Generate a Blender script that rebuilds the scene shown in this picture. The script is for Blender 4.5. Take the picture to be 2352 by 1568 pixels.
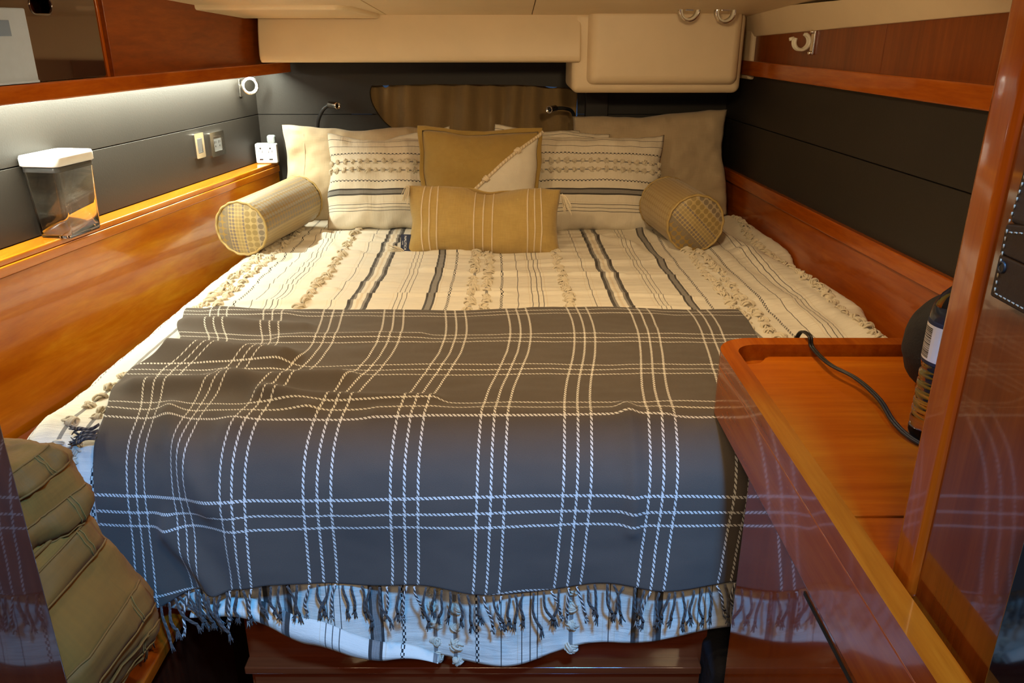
import bpy, bmesh, math, random
from mathutils import Vector, Matrix, noise
random.seed(7)
S = bpy.context.scene
for o in list(bpy.data.objects): bpy.data.objects.remove(o, do_unlink=True)
COL = S.collection
H = 1.55            # eye height above the cabin floor; everything below is written relative to eye level, lifted at the end
PI = math.pi
R = math.radians
# ------------------------------------------------------------------ camera, world, lights, exposure
PITCH = 21.3
cam = bpy.data.objects.new('camera', bpy.data.cameras.new('camera')); COL.objects.link(cam)
cam.location = (0, 0, H); cam.rotation_euler = (R(90 - PITCH), 0, 0)
cam.data.lens = 28.01; cam.data.sensor_width = 36; cam.data.clip_start = 0.02
S.camera = cam
w = bpy.data.worlds.new('world'); S.world = w; w.use_nodes = True
w.node_tree.nodes['Background'].inputs[0].default_value = (0.20, 0.34, 0.60, 1)
w.node_tree.nodes['Background'].inputs[1].default_value = 0.12
S.view_settings.view_transform = 'Standard'; S.view_settings.look = 'None'
S.view_settings.exposure = 0.52; S.view_settings.gamma = 1; S.view_settings.use_curve_mapping = False

def area(name, loc, target, size, power, color, size_y=None, spread=180):
    l = bpy.data.lights.new(name, 'AREA'); l.energy = power; l.color = color; l.size = size
    l.shape = 'DISK' if size_y is None else 'RECTANGLE'
    if size_y: l.size_y = size_y
    l.spread = R(spread)
    o = bpy.data.objects.new(name, l); COL.objects.link(o)
    loc = Vector(loc); o.location = loc + Vector((0, 0, H))
    o.rotation_euler = (Vector(target) - loc).to_track_quat('-Z', 'Y').to_euler()
    return o
WARM = (1.0, 0.73, 0.40)
area('ceiling_lamp', (-0.42, 1.42, 0.105), (-0.46, 1.85, -0.6), 0.09, 2.1, WARM)
area('ceiling_lamp', (0.26, 1.32, 0.105), (0.16, 1.85, -0.6), 0.09, 3.4, WARM)
area('ceiling_lamp', (-0.08, 0.76, 0.13), (-0.02, 0.95, -0.8), 0.10, 1.5, WARM)
area('saloon_skylight', (0.29, -0.30, 1.11), (-0.05, 1.0, -0.8), 0.20, 60.0, (0.10, 0.41, 1.0))
area('saloon_lamp', (-0.1, -0.5, 0.5), (0, 1.6, -0.4), 0.3, 6.0, WARM)
led = area('shelf_led_light', (-0.962, 1.99, -0.118), (-1.02, 1.99, -1), 1.72, 18, (0.92, 0.97, 0.80), size_y=0.012)
led.rotation_euler = (R(26), 0, R(81.2))

# ------------------------------------------------------------------ pixel ray helper (2352x1568 frame), used to survey positions in the room
cp, sp = math.cos(R(PITCH)), math.sin(R(PITCH))
def ray(u, v):
    up = (784 - v) / 1830.0
    return Vector(((u - 1176) / 1830.0, cp + up * sp, -sp + up * cp))
def py(u, v, y): d = ray(u, v); return d * (y / d.y)
def pz(u, v, z): d = ray(u, v); return d * (z / d.z)
def LWx(y): return -1.2865 + 0.155 * y          # left side line
def RWx(y): return 0.964 - 0.0738 * y           # right side line
nL = Vector((0.988, -0.153, 0)); nR = Vector((-0.9973, -0.0736, 0))
def LW(y, off, z): return Vector((LWx(y), y, z)) + nL * off
def RW(y, off, z): return Vector((RWx(y), y, z)) + nR * off

# ------------------------------------------------------------------ material helpers
class G:
    def __init__(s, name):
        s.m = bpy.data.materials.new(name); s.m.use_nodes = True; s.t = s.m.node_tree
        s.b = s.t.nodes['Principled BSDF']
    def n(s, typ, **kw):
        nd = s.t.nodes.new(typ)
        for k, v in kw.items(): setattr(nd, k, v)
        return nd
    def set(s, sock, val):
        if isinstance(val, bpy.types.NodeSocket): s.t.links.new(val, sock)
        else: sock.default_value = val
    def math(s, op, a, b=0.0, c=None):
        nd = s.n('ShaderNodeMath', operation=op); s.set(nd.inputs[0], a); s.set(nd.inputs[1], b)
        if c is not None: s.set(nd.inputs[2], c)
        return nd.outputs[0]
    def mix(s, f, a, b):
        nd = s.n('ShaderNodeMix', data_type='RGBA'); s.set(nd.inputs[0], f)
        s.set(nd.inputs[6], (*a, 1) if isinstance(a, tuple) else a); s.set(nd.inputs[7], (*b, 1) if isinstance(b, tuple) else b)
        return nd.outputs[2]
    def coord(s, kind='Object', scale=(1, 1, 1), rot=(0, 0, 0)):
        tc = s.n('ShaderNodeTexCoord'); mp = s.n('ShaderNodeMapping')
        s.t.links.new(tc.outputs[kind], mp.inputs[0]); mp.inputs['Scale'].default_value = scale; mp.inputs['Rotation'].default_value = rot
        return mp.outputs[0]
    def noise(s, vec, scale, detail=4, rough=.55, dist=0):
        nd = s.n('ShaderNodeTexNoise'); s.set(nd.inputs['Vector'], vec); nd.inputs['Scale'].default_value = scale
        nd.inputs['Detail'].default_value = detail; nd.inputs['Roughness'].default_value = rough; nd.inputs['Distortion'].default_value = dist
        return nd.outputs['Fac']
    def ramp(s, f, stops, interp='LINEAR'):
        nd = s.n('ShaderNodeValToRGB'); s.set(nd.inputs[0], f); r = nd.color_ramp; r.interpolation = interp
        while len(r.elements) < len(stops): r.elements.new(0.5)
        for e, (p, c) in zip(r.elements, stops): e.position = p; e.color = (*c, 1)
        return nd.outputs[0]
    def bump(s, h, strength=.3, dist=.002):
        nd = s.n('ShaderNodeBump'); s.set(nd.inputs['Height'], h); nd.inputs['Strength'].default_value = strength
        nd.inputs['Distance'].default_value = dist; s.t.links.new(nd.outputs[0], s.b.inputs['Normal'])
    def fin(s, col=None, rough=.6, **kw):
        if col is not None: s.set(s.b.inputs['Base Color'], (*col, 1) if isinstance(col, tuple) else col)
        s.set(s.b.inputs['Roughness'], rough)
        for k, v in kw.items(): s.set(s.b.inputs[k.replace('_', ' ')], v)
        return s.m
def simple(name, col, rough=.5, bumpscale=None, bstr=.2, **kw):
    g = G(name); v = g.coord()
    n = g.noise(v, 40 if bumpscale is None else bumpscale)
    c = g.mix(n, tuple(x * .9 for x in col), tuple(min(1, x * 1.08) for x in col))
    if bumpscale: g.bump(n, bstr)
    return g.fin(c, rough, **kw)
def wood(name, c1, c2, c3, scale=(40, 3, 40), rough=.18, coat=.6, fig=0.0, crough=.06):
    g = G(name); v = g.coord('Object', scale)
    n = g.noise(v, 1.6, 6, .6, .3)
    v2 = g.coord('Object', tuple(x * .12 + .6 for x in scale))
    n2 = g.noise(v2, 1.3, 3, .5, 1.2)
    v3 = g.coord('Object', tuple(x * 5 for x in scale)); n3 = g.noise(v3, 1.5, 3)
    f = g.math('ADD', g.math('MULTIPLY', n, .55), g.math('MULTIPLY', n2, .45 ))
    c = g.ramp(f, [(.30, c1), (.5, c2), (.70, c3)])
    c = g.mix(g.math('MULTIPLY', n3, .30), c, tuple(x * .45 for x in c1))
    g.bump(n, .04, .001)
    return g.fin(c, rough, Specular_IOR_Level=.25, Coat_Weight=coat, Coat_Roughness=crough)
W1, W2, W3 = (.27, .046, .002), (.40, .085, .004), (.52, .135, .008)
M_wy = wood('cherry_grain_long', W1, W2, W3, (45, 3, 45))
M_wx = wood('cherry_grain_cross', W1, W2, W3, (3, 60, 60))
M_wz = wood('cherry_grain_upright', W1, W2, W3, (55, 55, 3))
M_panel = wood('cherry_veneer_matt', (.13, .024, .002), (.20, .040, .003), (.27, .062, .005), (50, 50, 4), .3, .3, crough=.2)
M_side = wood('honey_figured_veneer', (.44, .10, .002), (.68, .23, .007), (.92, .48, .03), (14, 1.1, 14), .20, .45)
M_cap = wood('honey_solid_edge', (.50, .13, .004), (.62, .19, .008), (.72, .26, .014), (40, 2.5, 40), .15, .7)
M_lid = wood('desk_veneer', (.36, .066, .002), (.48, .11, .004), (.60, .17, .008), (4, 60, 60), .28, .35, crough=.15)
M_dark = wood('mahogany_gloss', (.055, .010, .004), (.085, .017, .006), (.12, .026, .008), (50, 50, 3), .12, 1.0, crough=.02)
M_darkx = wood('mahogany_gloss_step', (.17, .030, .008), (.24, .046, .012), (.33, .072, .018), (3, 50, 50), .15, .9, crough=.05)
M_white = simple('gelcoat_white', (.74, .59, .38), .5, 8, .03)
M_ivory = simple('ivory_plastic', (.72, .66, .52), .35)
M_wplastic = simple('white_plastic', (.85, .86, .86), .28)
M_chrome = simple('polished_chrome', (.80, .76, .70), .18, Metallic=1.0)
M_black = simple('black_rubber', (.012, .012, .013), .45)
M_blackgl = simple('black_gloss', (.006, .006, .008), .05, Coat_Weight=.5)
M_floor = wood('dark_floor_veneer', (.03, .006, .002), (.045, .010, .004), (.07, .016, .006), (3, 40, 40), .2, .7)
def leather(name, col):
    g = G(name); v = g.coord(); n = g.noise(v, 260, 4); n2 = g.noise(v, 5, 3)
    c = g.mix(n2, tuple(x * .88 for x in col), tuple(x * 1.12 for x in col)); g.bump(n, .35, .0008)
    return g.fin(c, .5, Specular_IOR_Level=.3)
M_grey = leather('charcoal_leatherette', (.021, .017, .0135))
M_gap = simple('dark_joint', (.008, .008, .008), .7)
def weave(name, col, col2=None, sc=2200, rough=.95, strength=.35, sheen=.2):
    g = G(name); tc = g.n('ShaderNodeTexCoord'); sep = g.n('ShaderNodeSeparateXYZ'); g.t.links.new(tc.outputs['UV'], sep.inputs[0])
    a = g.math('SINE', g.math('MULTIPLY', sep.outputs[0], sc * 3)); b = g.math('SINE', g.math('MULTIPLY', sep.outputs[1], sc * 3))
    v = g.coord('UV', (1, 1, 1)); n = g.noise(v, 35, 5); vx = g.coord('UV', (30, 400, 1)); vy = g.coord('UV', (400, 30, 1))
    sl = g.math('MULTIPLY', g.math('ADD', g.noise(vx, 1, 2), g.noise(vy, 1, 2)), .5)
    c = g.mix(sl, tuple(x * .8 for x in col), tuple(min(1, x * 1.2) for x in (col2 or col)))
    g.bump(g.math('ADD', g.math('MULTIPLY', g.math('ADD', a, b), .1), g.math('ADD', n, sl)), strength, .0025)
    return g.fin(c, rough, Sheen_Weight=sheen)
M_must = weave('mustard_cotton', (.34, .215, .05))
M_must2 = weave('mustard_slub_linen', (.46, .30, .085), (.52, .36, .12))
M_cream = weave('cream_cotton', (.74, .66, .52))
M_beige = weave('beige_cotton', (.52, .40, .25))
M_khaki = weave('khaki_curtain_cloth', (.27, .17, .065))
M_coy = weave('coyote_nylon', (.22, .090, .006), sc=500, strength=.12, sheen=0, rough=.9)
M_coyweb = weave('coyote_webbing', (.19, .075, .005), sc=300, strength=.15, sheen=0, rough=.8)
M_yarn = simple('ecru_yarn', (.80, .69, .50), .95, 300, .6, Sheen_Weight=.3)
M_rope = simple('cream_rope', (.76, .62, .42), .9, 300, .5)
M_navy = simple('navy_label', (.02, .03, .07), .8)
M_piping = simple('gold_piping', (.42, .29, .10), .55, 120, .4)

def stripes_mat(name, period, items, axis, base=(.76, .70, .58), off=0.0):
    """items: (centre, half width, kind) kind d dark, g grey, z woven checks, t thin, f faint"""
    g = G(name); tc = g.n('ShaderNodeTexCoord'); sep = g.n('ShaderNodeSeparateXYZ'); g.t.links.new(tc.outputs['UV'], sep.inputs[0])
    x, y = (sep.outputs[0], sep.outputs[1]) if axis == 0 else (sep.outputs[1], sep.outputs[0])
    if period:
        q = g.math('SUBTRACT', g.math('FLOORED_MODULO', g.math('ADD', x, off + .05), period), .05)
    else: q = x
    masks = {'d': None, 'g': None, 't': None, 'f': None, 'z': None}
    chk = g.math('FLOORED_MODULO', g.math('ADD', g.math('FLOOR', g.math('DIVIDE', q, .0034)), g.math('FLOOR', g.math('DIVIDE', y, .0060))), 2.0)
    for c, hw, k in items:
        m = g.math('COMPARE', q, c, hw)
        masks[k] = m if masks[k] is None else g.math('MAXIMUM', masks[k], m)
    v = g.coord('UV', (60, 60, 1)); n = g.noise(v, 1, 4)
    wv = g.noise(g.coord('UV', (900, 900, 1)), 1, 2)
    c = g.mix(n, tuple(k * .94 for k in base), tuple(min(1, k * 1.05) for k in base))
    if masks['f']: c = g.mix(g.math('MULTIPLY', masks['f'], .5), c, (.62, .48, .30))
    if masks['g']:
        fine = g.math('GREATER_THAN', g.math('SINE', g.math('MULTIPLY', q, 3600)), .55)
        c = g.mix(masks['g'], c, g.mix(fine, (.15, .135, .12), (.42, .39, .34)))
    if masks['t']: c = g.mix(g.math('MULTIPLY', masks['t'], .9), c, (.035, .03, .028))
    if masks['d']: c = g.mix(masks['d'], c, g.mix(wv, (.03, .025, .022), (.07, .06, .05)))
    if masks['z']: c = g.mix(g.math('MULTIPLY', masks['z'], chk), c, (.02, .018, .018))
    crk = g.noise(g.coord('UV', (14, 90, 1) if axis == 0 else (90, 14, 1)), 1, 3, .6, .5)
    g.bump(g.math('ADD', g.math('MULTIPLY', wv, .25), crk), .5, .004)
    return g.fin(c, .95, Sheen_Weight=.15)
COV = [(-.0085, .0025, 'd'), (.0085, .0025, 'd'), (0, .0065, 'g'), (.043, .0034, 'z'), (.169, .0034, 'z'),
       (.097, .0035, 'g'), (.132, .0035, 'g'), (.326, .0035, 'g'), (.209, .0009, 't'), (.390, .0009, 't'),
       (.243, .0009, 't'), (.257, .0011, 't'), (.269, .0009, 't'), (.536, .0008, 't'), (.547, .0008, 't'), (.558, .0008, 't'),
       (.431, .004, 'd'), (.438, .003, 'g'), (.465, .003, 'g'), (.472, .004, 'd'),
       (.236, .0008, 'f'), (.277, .0008, 'f'), (.380, .0006, 'f'), (.400, .0006, 'f'), (.527, .0007, 'f'), (.567, .0007, 'f'), (.451, .003, 'f'), (.016, .0008, 'f')]
M_cover = stripes_mat('striped_coverlet_cotton', .614, COV, 0, off=.202)
SH = [(.135, .0008, 't'), (.112, .0008, 't'), (.086, .0026, 'z'), (.058, .0022, 'g'), (.030, .0022, 'g'), (-.004, .0026, 'z'),
      (-.031, .0022, 'd'), (-.047, .0022, 'd'), (-.039, .006, 'g'), (-.078, .0009, 't'), (-.089, .0008, 't'), (-.099, .0009, 't'), (-.072, .0008, 'f')]
M_sham = stripes_mat('striped_sham_cotton', 0, SH, 1, base=(.74, .66, .52))

def plaid():
    g = G('charcoal_plaid_wool'); tc = g.n('ShaderNodeTexCoord'); sep = g.n('ShaderNodeSeparateXYZ'); g.t.links.new(tc.outputs['UV'], sep.inputs[0])
    s, a = sep.outputs[0], sep.outputs[1]
    jit = g.math('MULTIPLY', g.math('SUBTRACT', g.noise(g.coord('UV', (300, 300, 1)), 1, 2), .5), .0014)
    s2 = g.math('ADD', s, jit); a2 = g.math('ADD', a, jit)
    q = g.math('SUBTRACT', g.math('FLOORED_MODULO', g.math('ADD', s2, -.008 + .06675), .1335), .06675)
    p = g.math('SUBTRACT', g.math('FLOORED_MODULO', g.math('ADD', a2, -.020 + .08125), .1625), .08125)
    lm = lambda x, c, h: g.math('COMPARE', x, c, h)
    L = g.math('MAXIMUM', g.math('MAXIMUM', lm(q, -.0213, .0020), lm(q, 0, .0020)), lm(q, .0213, .0020))
    T = g.math('MAXIMUM', g.math('MAXIMUM', lm(p, -.0225, .0020), lm(p, 0, .0020)), lm(p, .0225, .0020))
    inr = g.math('MULTIPLY', g.math('GREATER_THAN', s, -.72), g.math('LESS_THAN', s, .475)); L = g.math('MULTIPLY', L, inr)
    fr = lambda x: g.math('FRACT', x)
    dL = g.math('LESS_THAN', fr(g.math('DIVIDE', g.math('ADD', a, g.math('MULTIPLY', s, -1.3)), .0075)), .62)
    dT = g.math('LESS_THAN', fr(g.math('DIVIDE', g.math('ADD', s, g.math('MULTIPLY', a, -1.2)), .0068)), .62)
    X = g.math('MULTIPLY', L, T)
    msk = g.math('MAXIMUM', g.math('MAXIMUM', g.math('MULTIPLY', L, dL), g.math('MULTIPLY', T, dT)), X)
    n = g.noise(g.coord('UV', (900, 900, 1)), 1, 3); n2 = g.noise(g.coord('UV', (14, 14, 1)), 1, 3)
    base = g.mix(n, (.068, .051, .038), (.120, .093, .070)); base = g.mix(g.math('MULTIPLY', n2, .4), base, (.052, .040, .031))
    c = g.mix(g.math('MULTIPLY', msk, .92), base, (.74, .70, .62))
    g.bump(g.math('ADD', g.math('MULTIPLY', msk, .6), n), .4, .002)
    return g.fin(c, 1.0, Sheen_Weight=.12, Sheen_Roughness=.5)
M_plaid = plaid()
def twist(name, c1, c2, frac):
    g = G(name); tc = g.n('ShaderNodeTexCoord'); sep = g.n('ShaderNodeSeparateXYZ'); g.t.links.new(tc.outputs['UV'], sep.inputs[0])
    f = g.math('FRACT', g.math('ADD', g.math('MULTIPLY', sep.outputs[0], 2.0), g.math('MULTIPLY', sep.outputs[1], 90)))
    m = g.math('LESS_THAN', f, frac); g.bump(g.math('SINE', g.math('MULTIPLY', f, 6.283)), .6, .002)
    return g.fin(g.mix(m, c1, c2), 1.0, Sheen_Weight=.2)
M_tasd = twist('charcoal_twisted_yarn', (.06, .047, .04), (.085, .068, .055), .5)
M_tasw = twist('charcoal_and_white_yarn', (.06, .047, .04), (.70, .66, .58), .45)
M_ropet = twist('twisted_cream_rope', (.78, .64, .44), (.62, .47, .28), .3)

def dots_mat(name, bands, base, face=False):
    """rows of woven dots; UV in metres; bands: list of (v_end, colour of dots) along v"""
    g = G(name); tc = g.n('ShaderNodeTexCoord'); sep = g.n('ShaderNodeSeparateXYZ'); g.t.links.new(tc.outputs['UV'], sep.inputs[0])
    x, y = sep.outputs[0], sep.outputs[1]
    def dot(cx, cy, r):
        fx = g.math('MULTIPLY', g.math('SUBTRACT', g.math('FRACT', g.math('DIVIDE', x, cx)), .5), cx)
        fy = g.math('MULTIPLY', g.math('SUBTRACT', g.math('FRACT', g.math('DIVIDE', y, cy)), .5), cy)
        d = g.math('SQRT', g.math('ADD', g.math('MULTIPLY', fx, fx), g.math('MULTIPLY', fy, fy)))
        return g.math('LESS_THAN', d, r)
    big = dot(.0175, .0175, .0075); small = dot(.0100, .0100, .0042)
    tot = bands[-1][0] - bands[0][0]; v0 = bands[0][0]
    f = g.math('DIVIDE', g.math('SUBTRACT', y, v0), tot)
    stops = [((b[0] - v0) / tot, b[1]) for b in bands[:-1]]
    bstops = [((b[0] - v0) / tot, b[2]) for b in bands[:-1]]
    sst = [((b[0] - v0) / tot, (b[3],) * 3) for b in bands[:-1]]
    dc = g.ramp(f, stops, 'CONSTANT'); bc = g.ramp(f, bstops, 'CONSTANT'); sm = g.ramp(f, sst, 'CONSTANT')
    mk = g.n('ShaderNodeMix', data_type='FLOAT'); g.set(mk.inputs[0], sm); g.set(mk.inputs[2], big); g.set(mk.inputs[3], small)
    n = g.noise(g.coord('UV', (1500, 1500, 1)), 1, 2)
    c = g.mix(mk.outputs[0], bc, dc); c = g.mix(g.math('MULTIPLY', g.math('GREATER_THAN', n, .56), .25), c, (.50, .40, .20))
    g.bump(g.math('ADD', g.math('MULTIPLY', mk.outputs[0], .5), n), .25, .001)
    return g.fin(c, .42, Sheen_Weight=.2, Specular_IOR_Level=.6)
gold, lt, gr, mid, pale = (.33, .20, .040), (.42, .29, .095), (.20, .155, .10), (.34, .24, .10), (.47, .34, .13)
BODY = [(0, lt, gold, 1), (.06, pale, gold, 0), (.105, mid, pale, 1), (.15, lt, gold, 0), (.2025, gr, gold, 0), (.2375, (.34, .29, .21), gold, 0), (.29, gr, gold, 0), (.325, mid, pale, 1), (.40, lt, gold, 0), (.52, lt, gold, 0)]
M_dots = dots_mat('gold_dotted_brocade', BODY, gold)
FACE = [(-.1, gr, (.42, .33, .2), 0), (-.052, (.30, .21, .07), pale, 0), (-.0175, (.20, .155, .12), pale, 1), (-.010, (.33, .24, .10), pale, 1), (.010, (.20, .155, .12), pale, 1), (.030, gr, (.24, .18, .10), 1), (.040, gr, gold, 0), (.1, gr, gold, 0)]
M_face = dots_mat('dotted_brocade_end', FACE, pale)

def glassy(name, col, rough=.02, ior=1.45, trans=1.0, thin=None):
    g = G(name); return g.fin(col, rough, Transmission_Weight=trans, IOR=ior)
M_clear = glassy('clear_plastic', (.96, .97, .97), .03, 1.35)
M_smoke = simple('smoked_acrylic', (.050, .022, .014), .04, Coat_Weight=1.0, Specular_IOR_Level=.8)
M_frost = simple('frosted_plastic', (.46, .56, .74), .35, Transmission_Weight=.15)
M_frostl = simple('blue_grey_label_slot', (.17, .24, .38), .4)
M_pane = glassy('window_glass', (.8, .9, 1), .02)

# ------------------------------------------------------------------ object helpers
PLACED = set()
def mesh_obj(name, bm, mat, parent=None, smooth=False, kind=None, mats=None):
    me = bpy.data.meshes.new(name); bm.normal_update(); bm.to_mesh(me); bm.free()
    for m in (mats or [mat]): me.materials.append(m)
    if smooth: me.polygons.foreach_set('use_smooth', [True] * len(me.polygons))
    o = bpy.data.objects.new(name, me); COL.objects.link(o)
    if parent: o.parent = parent
    if kind: o['kind'] = kind
    return o
def tag(o, label, cat, group=None):
    o['label'] = label; o['category'] = cat
    if group: o['group'] = group
    return o
def thing(name, label=None, cat=None, group=None, kind=None, matrix=None):
    o = bpy.data.objects.new(name, None); o.empty_display_size = .05; COL.objects.link(o)
    if label: tag(o, label, cat, group)
    if kind: o['kind'] = kind
    if matrix is not None: o.matrix_world = matrix; PLACED.add(o)
    return o
def bev(o, w=.004, seg=3, angle=40):
    m = o.modifiers.new('bevel', 'BEVEL'); m.width = w; m.segments = seg; m.limit_method = 'ANGLE'; m.angle_limit = R(angle)
    o.data.polygons.foreach_set('use_smooth', [True] * len(o.data.polygons))
    wn = o.modifiers.new('normals', 'WEIGHTED_NORMAL'); wn.keep_sharp = False
    return o
def prism(bm, base, top):
    vb = [bm.verts.new(p) for p in base]; vt = [bm.verts.new(p) for p in top]; n = len(vb)
    fs = [bm.faces.new(vb[::-1]), bm.faces.new(vt)]
    for i in range(n): fs.append(bm.faces.new((vb[i], vb[(i + 1) % n], vt[(i + 1) % n], vt[i])))
    bmesh.ops.recalc_face_normals(bm, faces=fs); return fs
def pz_prism(bm, pts, z0, z1): return prism(bm, [(p[0], p[1], z0) for p in pts], [(p[0], p[1], z1) for p in pts])
def box(bm, x0, x1, y0, y1, z0, z1): return pz_prism(bm, [(x0, y0), (x1, y0), (x1, y1), (x0, y1)], z0, z1)
def lbox(bm, W, y0, y1, o0, o1, z0, z1): return pz_prism(bm, [W(y0, o0, 0), W(y1, o0, 0), W(y1, o1, 0), W(y0, o1, 0)], z0, z1)
def catmull(pts, n=8):
    pts = [Vector(p) for p in pts]; P = [pts[0] * 2 - pts[1]] + pts + [pts[-1] * 2 - pts[-2]]; out = []
    for i in range(1, len(P) - 2):
        for k in range(n):
            t = k / n; a, b, c, d = P[i - 1:i + 3]
            out.append(.5 * ((2 * b) + (c - a) * t + (2 * a - 5 * b + 4 * c - d) * t * t + (3 * b - a - 3 * c + d) * t ** 3))
    return out + [pts[-1]]
def tube(bm, pts, r, seg=8, closed=False, uvl=None, caps=True):
    pts = [Vector(p) for p in pts]; n = len(pts); rings = []; rs = r if isinstance(r, (list, tuple)) else [r] * n
    t0 = (pts[1] - pts[0]).normalized(); ref = Vector((0, 0, 1)) if abs(t0.z) < .9 else Vector((1, 0, 0)); nrm = t0.cross(ref).normalized(); L = 0; Ls = []
    for i in range(n):
        if closed: t = (pts[(i + 1) % n] - pts[i - 1]).normalized()
        else: t = (pts[min(i + 1, n - 1)] - pts[max(i - 1, 0)]).normalized()
        nrm = (nrm - t * nrm.dot(t)).normalized(); b = t.cross(nrm)
        rings.append([bm.verts.new(pts[i] + (nrm * math.cos(2 * PI * k / seg) + b * math.sin(2 * PI * k / seg)) * rs[i]) for k in range(seg)])
        Ls.append(L); L += (pts[min(i + 1, n - 1)] - pts[i]).length
    for i in range(n if closed else n - 1):
        a, b2 = rings[i], rings[(i + 1) % n]
        for k in range(seg):
            f = bm.faces.new((a[k], a[(k + 1) % seg], b2[(k + 1) % seg], b2[k])); f.smooth = True
            if uvl:
                l1 = Ls[i + 1] if i + 1 < n else L
                for lp, (uu, vv) in zip(f.loops, ((k / seg, Ls[i]), ((k + 1) / seg, Ls[i]), ((k + 1) / seg, l1), (k / seg, l1))): lp[uvl].uv = (uu, vv)
    if not closed and caps:
        bm.faces.new(rings[0][::-1]); bm.faces.new(rings[-1])
def lathe(bm, prof, M=Matrix(), seg=32):
    """prof [(radius, z)]"""
    rings = []
    for r, z in prof: rings.append([bm.verts.new(M @ Vector((r * math.cos(2 * PI * k / seg), r * math.sin(2 * PI * k / seg), z))) for k in range(seg)])
    for a, b in zip(rings, rings[1:]):
        for k in range(seg):
            f = bm.faces.new((a[k], a[(k + 1) % seg], b[(k + 1) % seg], b[k])); f.smooth = True
    bm.faces.new(rings[0][::-1]); bm.faces.new(rings[-1])
def torus(bm, c, axis, Rr, r, seg=28, s2=8, w=None):
    """ring; rectangular section (r radial half, w axial half) when w is given"""
    ax = Vector(axis).normalized(); q = ax.to_track_quat('Z', 'Y').to_matrix(); c = Vector(c)
    sec = [(math.cos(2 * PI * k / s2) * r, math.sin(2 * PI * k / s2) * r) for k in range(s2)] if w is None else [(-r, -w), (r, -w), (r, w), (-r, w)]
    rings = [[bm.verts.new(c + q @ Vector(((Rr + a) * math.cos(2 * PI * i / seg), (Rr + a) * math.sin(2 * PI * i / seg), b))) for a, b in sec] for i in range(seg)]
    for i in range(seg):
        A, B = rings[i], rings[(i + 1) % seg]
        for k in range(len(sec)):
            f = bm.faces.new((A[k], B[k], B[(k + 1) % len(sec)], A[(k + 1) % len(sec)])); f.smooth = w is None
def B(): return bmesh.new()
def fbm(x, y, z=0, o=3): return noise.fractal(Vector((x, y, z)), 1.0, 2.0, o)
def sstep(a, b, x): t = max(0, min(1, (x - a) / (b - a))); return t * t * (3 - 2 * t)
def grid(bm, nx, ny, fn, uvfn=None, uvl=None, smooth=True):
    V = [[bm.verts.new(fn(i / nx, j / ny)) for i in range(nx + 1)] for j in range(ny + 1)]
    for j in range(ny):
        for i in range(nx):
            f = bm.faces.new((V[j][i], V[j][i + 1], V[j + 1][i + 1], V[j + 1][i])); f.smooth = smooth
            if uvl:
                for lp, (a, b) in zip(f.loops, ((i, j), (i + 1, j), (i + 1, j + 1), (i, j + 1))): lp[uvl].uv = uvfn(a / nx, b / ny)
    return V

# ================================================================== ROOM SHELL
ZF = -1.55; ZC = .05; YB = 2.90
def zc(y): return .045 + (2.6 - y) * .0625
def slab(bm, pts, d0, d1): return prism(bm, [(x, y, zc(y) + d0) for x, y in pts], [(x, y, zc(y) + d1) for x, y in pts])
bm = B(); box(bm, -1.5, 1.5, -.9, 3.2, ZF - .05, ZF); mesh_obj('floor', bm, M_floor, kind='structure')
# ceiling: white headliner in three panels with narrow seams, rising a little to the doorway
ce = thing('ceiling', kind='structure')
xs = [-1.3, -.38, .06, 1.2]
for a, b in zip(xs, xs[1:]):
    bm = B(); slab(bm, [(a + .0012, .62), (b - .0012, .62), (b - .0012, 2.95), (a + .0012, 2.95)], 0, .03); bev(mesh_obj('headliner_panel', bm, M_white, ce), .0015, 2)
bm = B(); slab(bm, [(-1.3, .62), (1.2, .62), (1.2, 2.95), (-1.3, 2.95)], .01, .05); mesh_obj('seam_backing', bm, M_gap, ce)
bm = B(); slab(bm, [(-.93, 2.30), (-.47, 2.30), (-.435, 2.34), (-.395, 2.585), (-.93, 2.585)], -.012, .01); bev(mesh_obj('moulded_step', bm, M_white, ce), .008, 4)
# saloon side: bulkhead above the door, sides, rear and a deck head with an open hatch
bm = B(); box(bm, -1.4, 1.3, .58, .62, ZC, 1.0); mesh_obj('wall_doorway', bm, M_white, kind='structure')

# back wall with the hull window opening
def smooth_poly(pts, n=6): return [(p.x, p.y) for p in catmull([(a, b, 0) for a, b in pts], n)]
def wpt(u, v, y=YB): p = py(u, v, y); return (p.x, p.z)
hole = [wpt(*p) for p in ((853, 197), (849, 212), (853, 235), (865, 258), (882, 280), (905, 298), (935, 308), (970, 312), (1327, 312), (1327, 203), (1200, 195), (1000, 193))]
hole = smooth_poly(hole[:8], 4) + hole[8:]
cu = bpy.data.curves.new('c', 'CURVE'); cu.dimensions = '2D'; cu.fill_mode = 'BOTH'
for pts in ([(-.96, ZF + .4), (.76, ZF + .4), (.76, ZC + .02), (-.96, ZC + .02)], hole):
    s = cu.splines.new('POLY'); s.points.add(len(pts) - 1); s.use_cyclic_u = True
    for q, p in zip(s.points, pts): q.co = (p[0], p[1], 0, 1)
def curve_mesh(cu, ext):
    cu.extrude = ext; tmp = bpy.data.objects.new('tmp', cu); me = bpy.data.meshes.new_from_object(tmp); bpy.data.objects.remove(tmp); return me
me = curve_mesh(cu, .010); me.transform(Matrix.Translation((0, YB + .010, 0)) @ Matrix.Rotation(R(90), 4, 'X'))
wb = thing('wall_back', kind='structure')
bmw = B(); bmw.from_mesh(me)
zs = -.274
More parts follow.
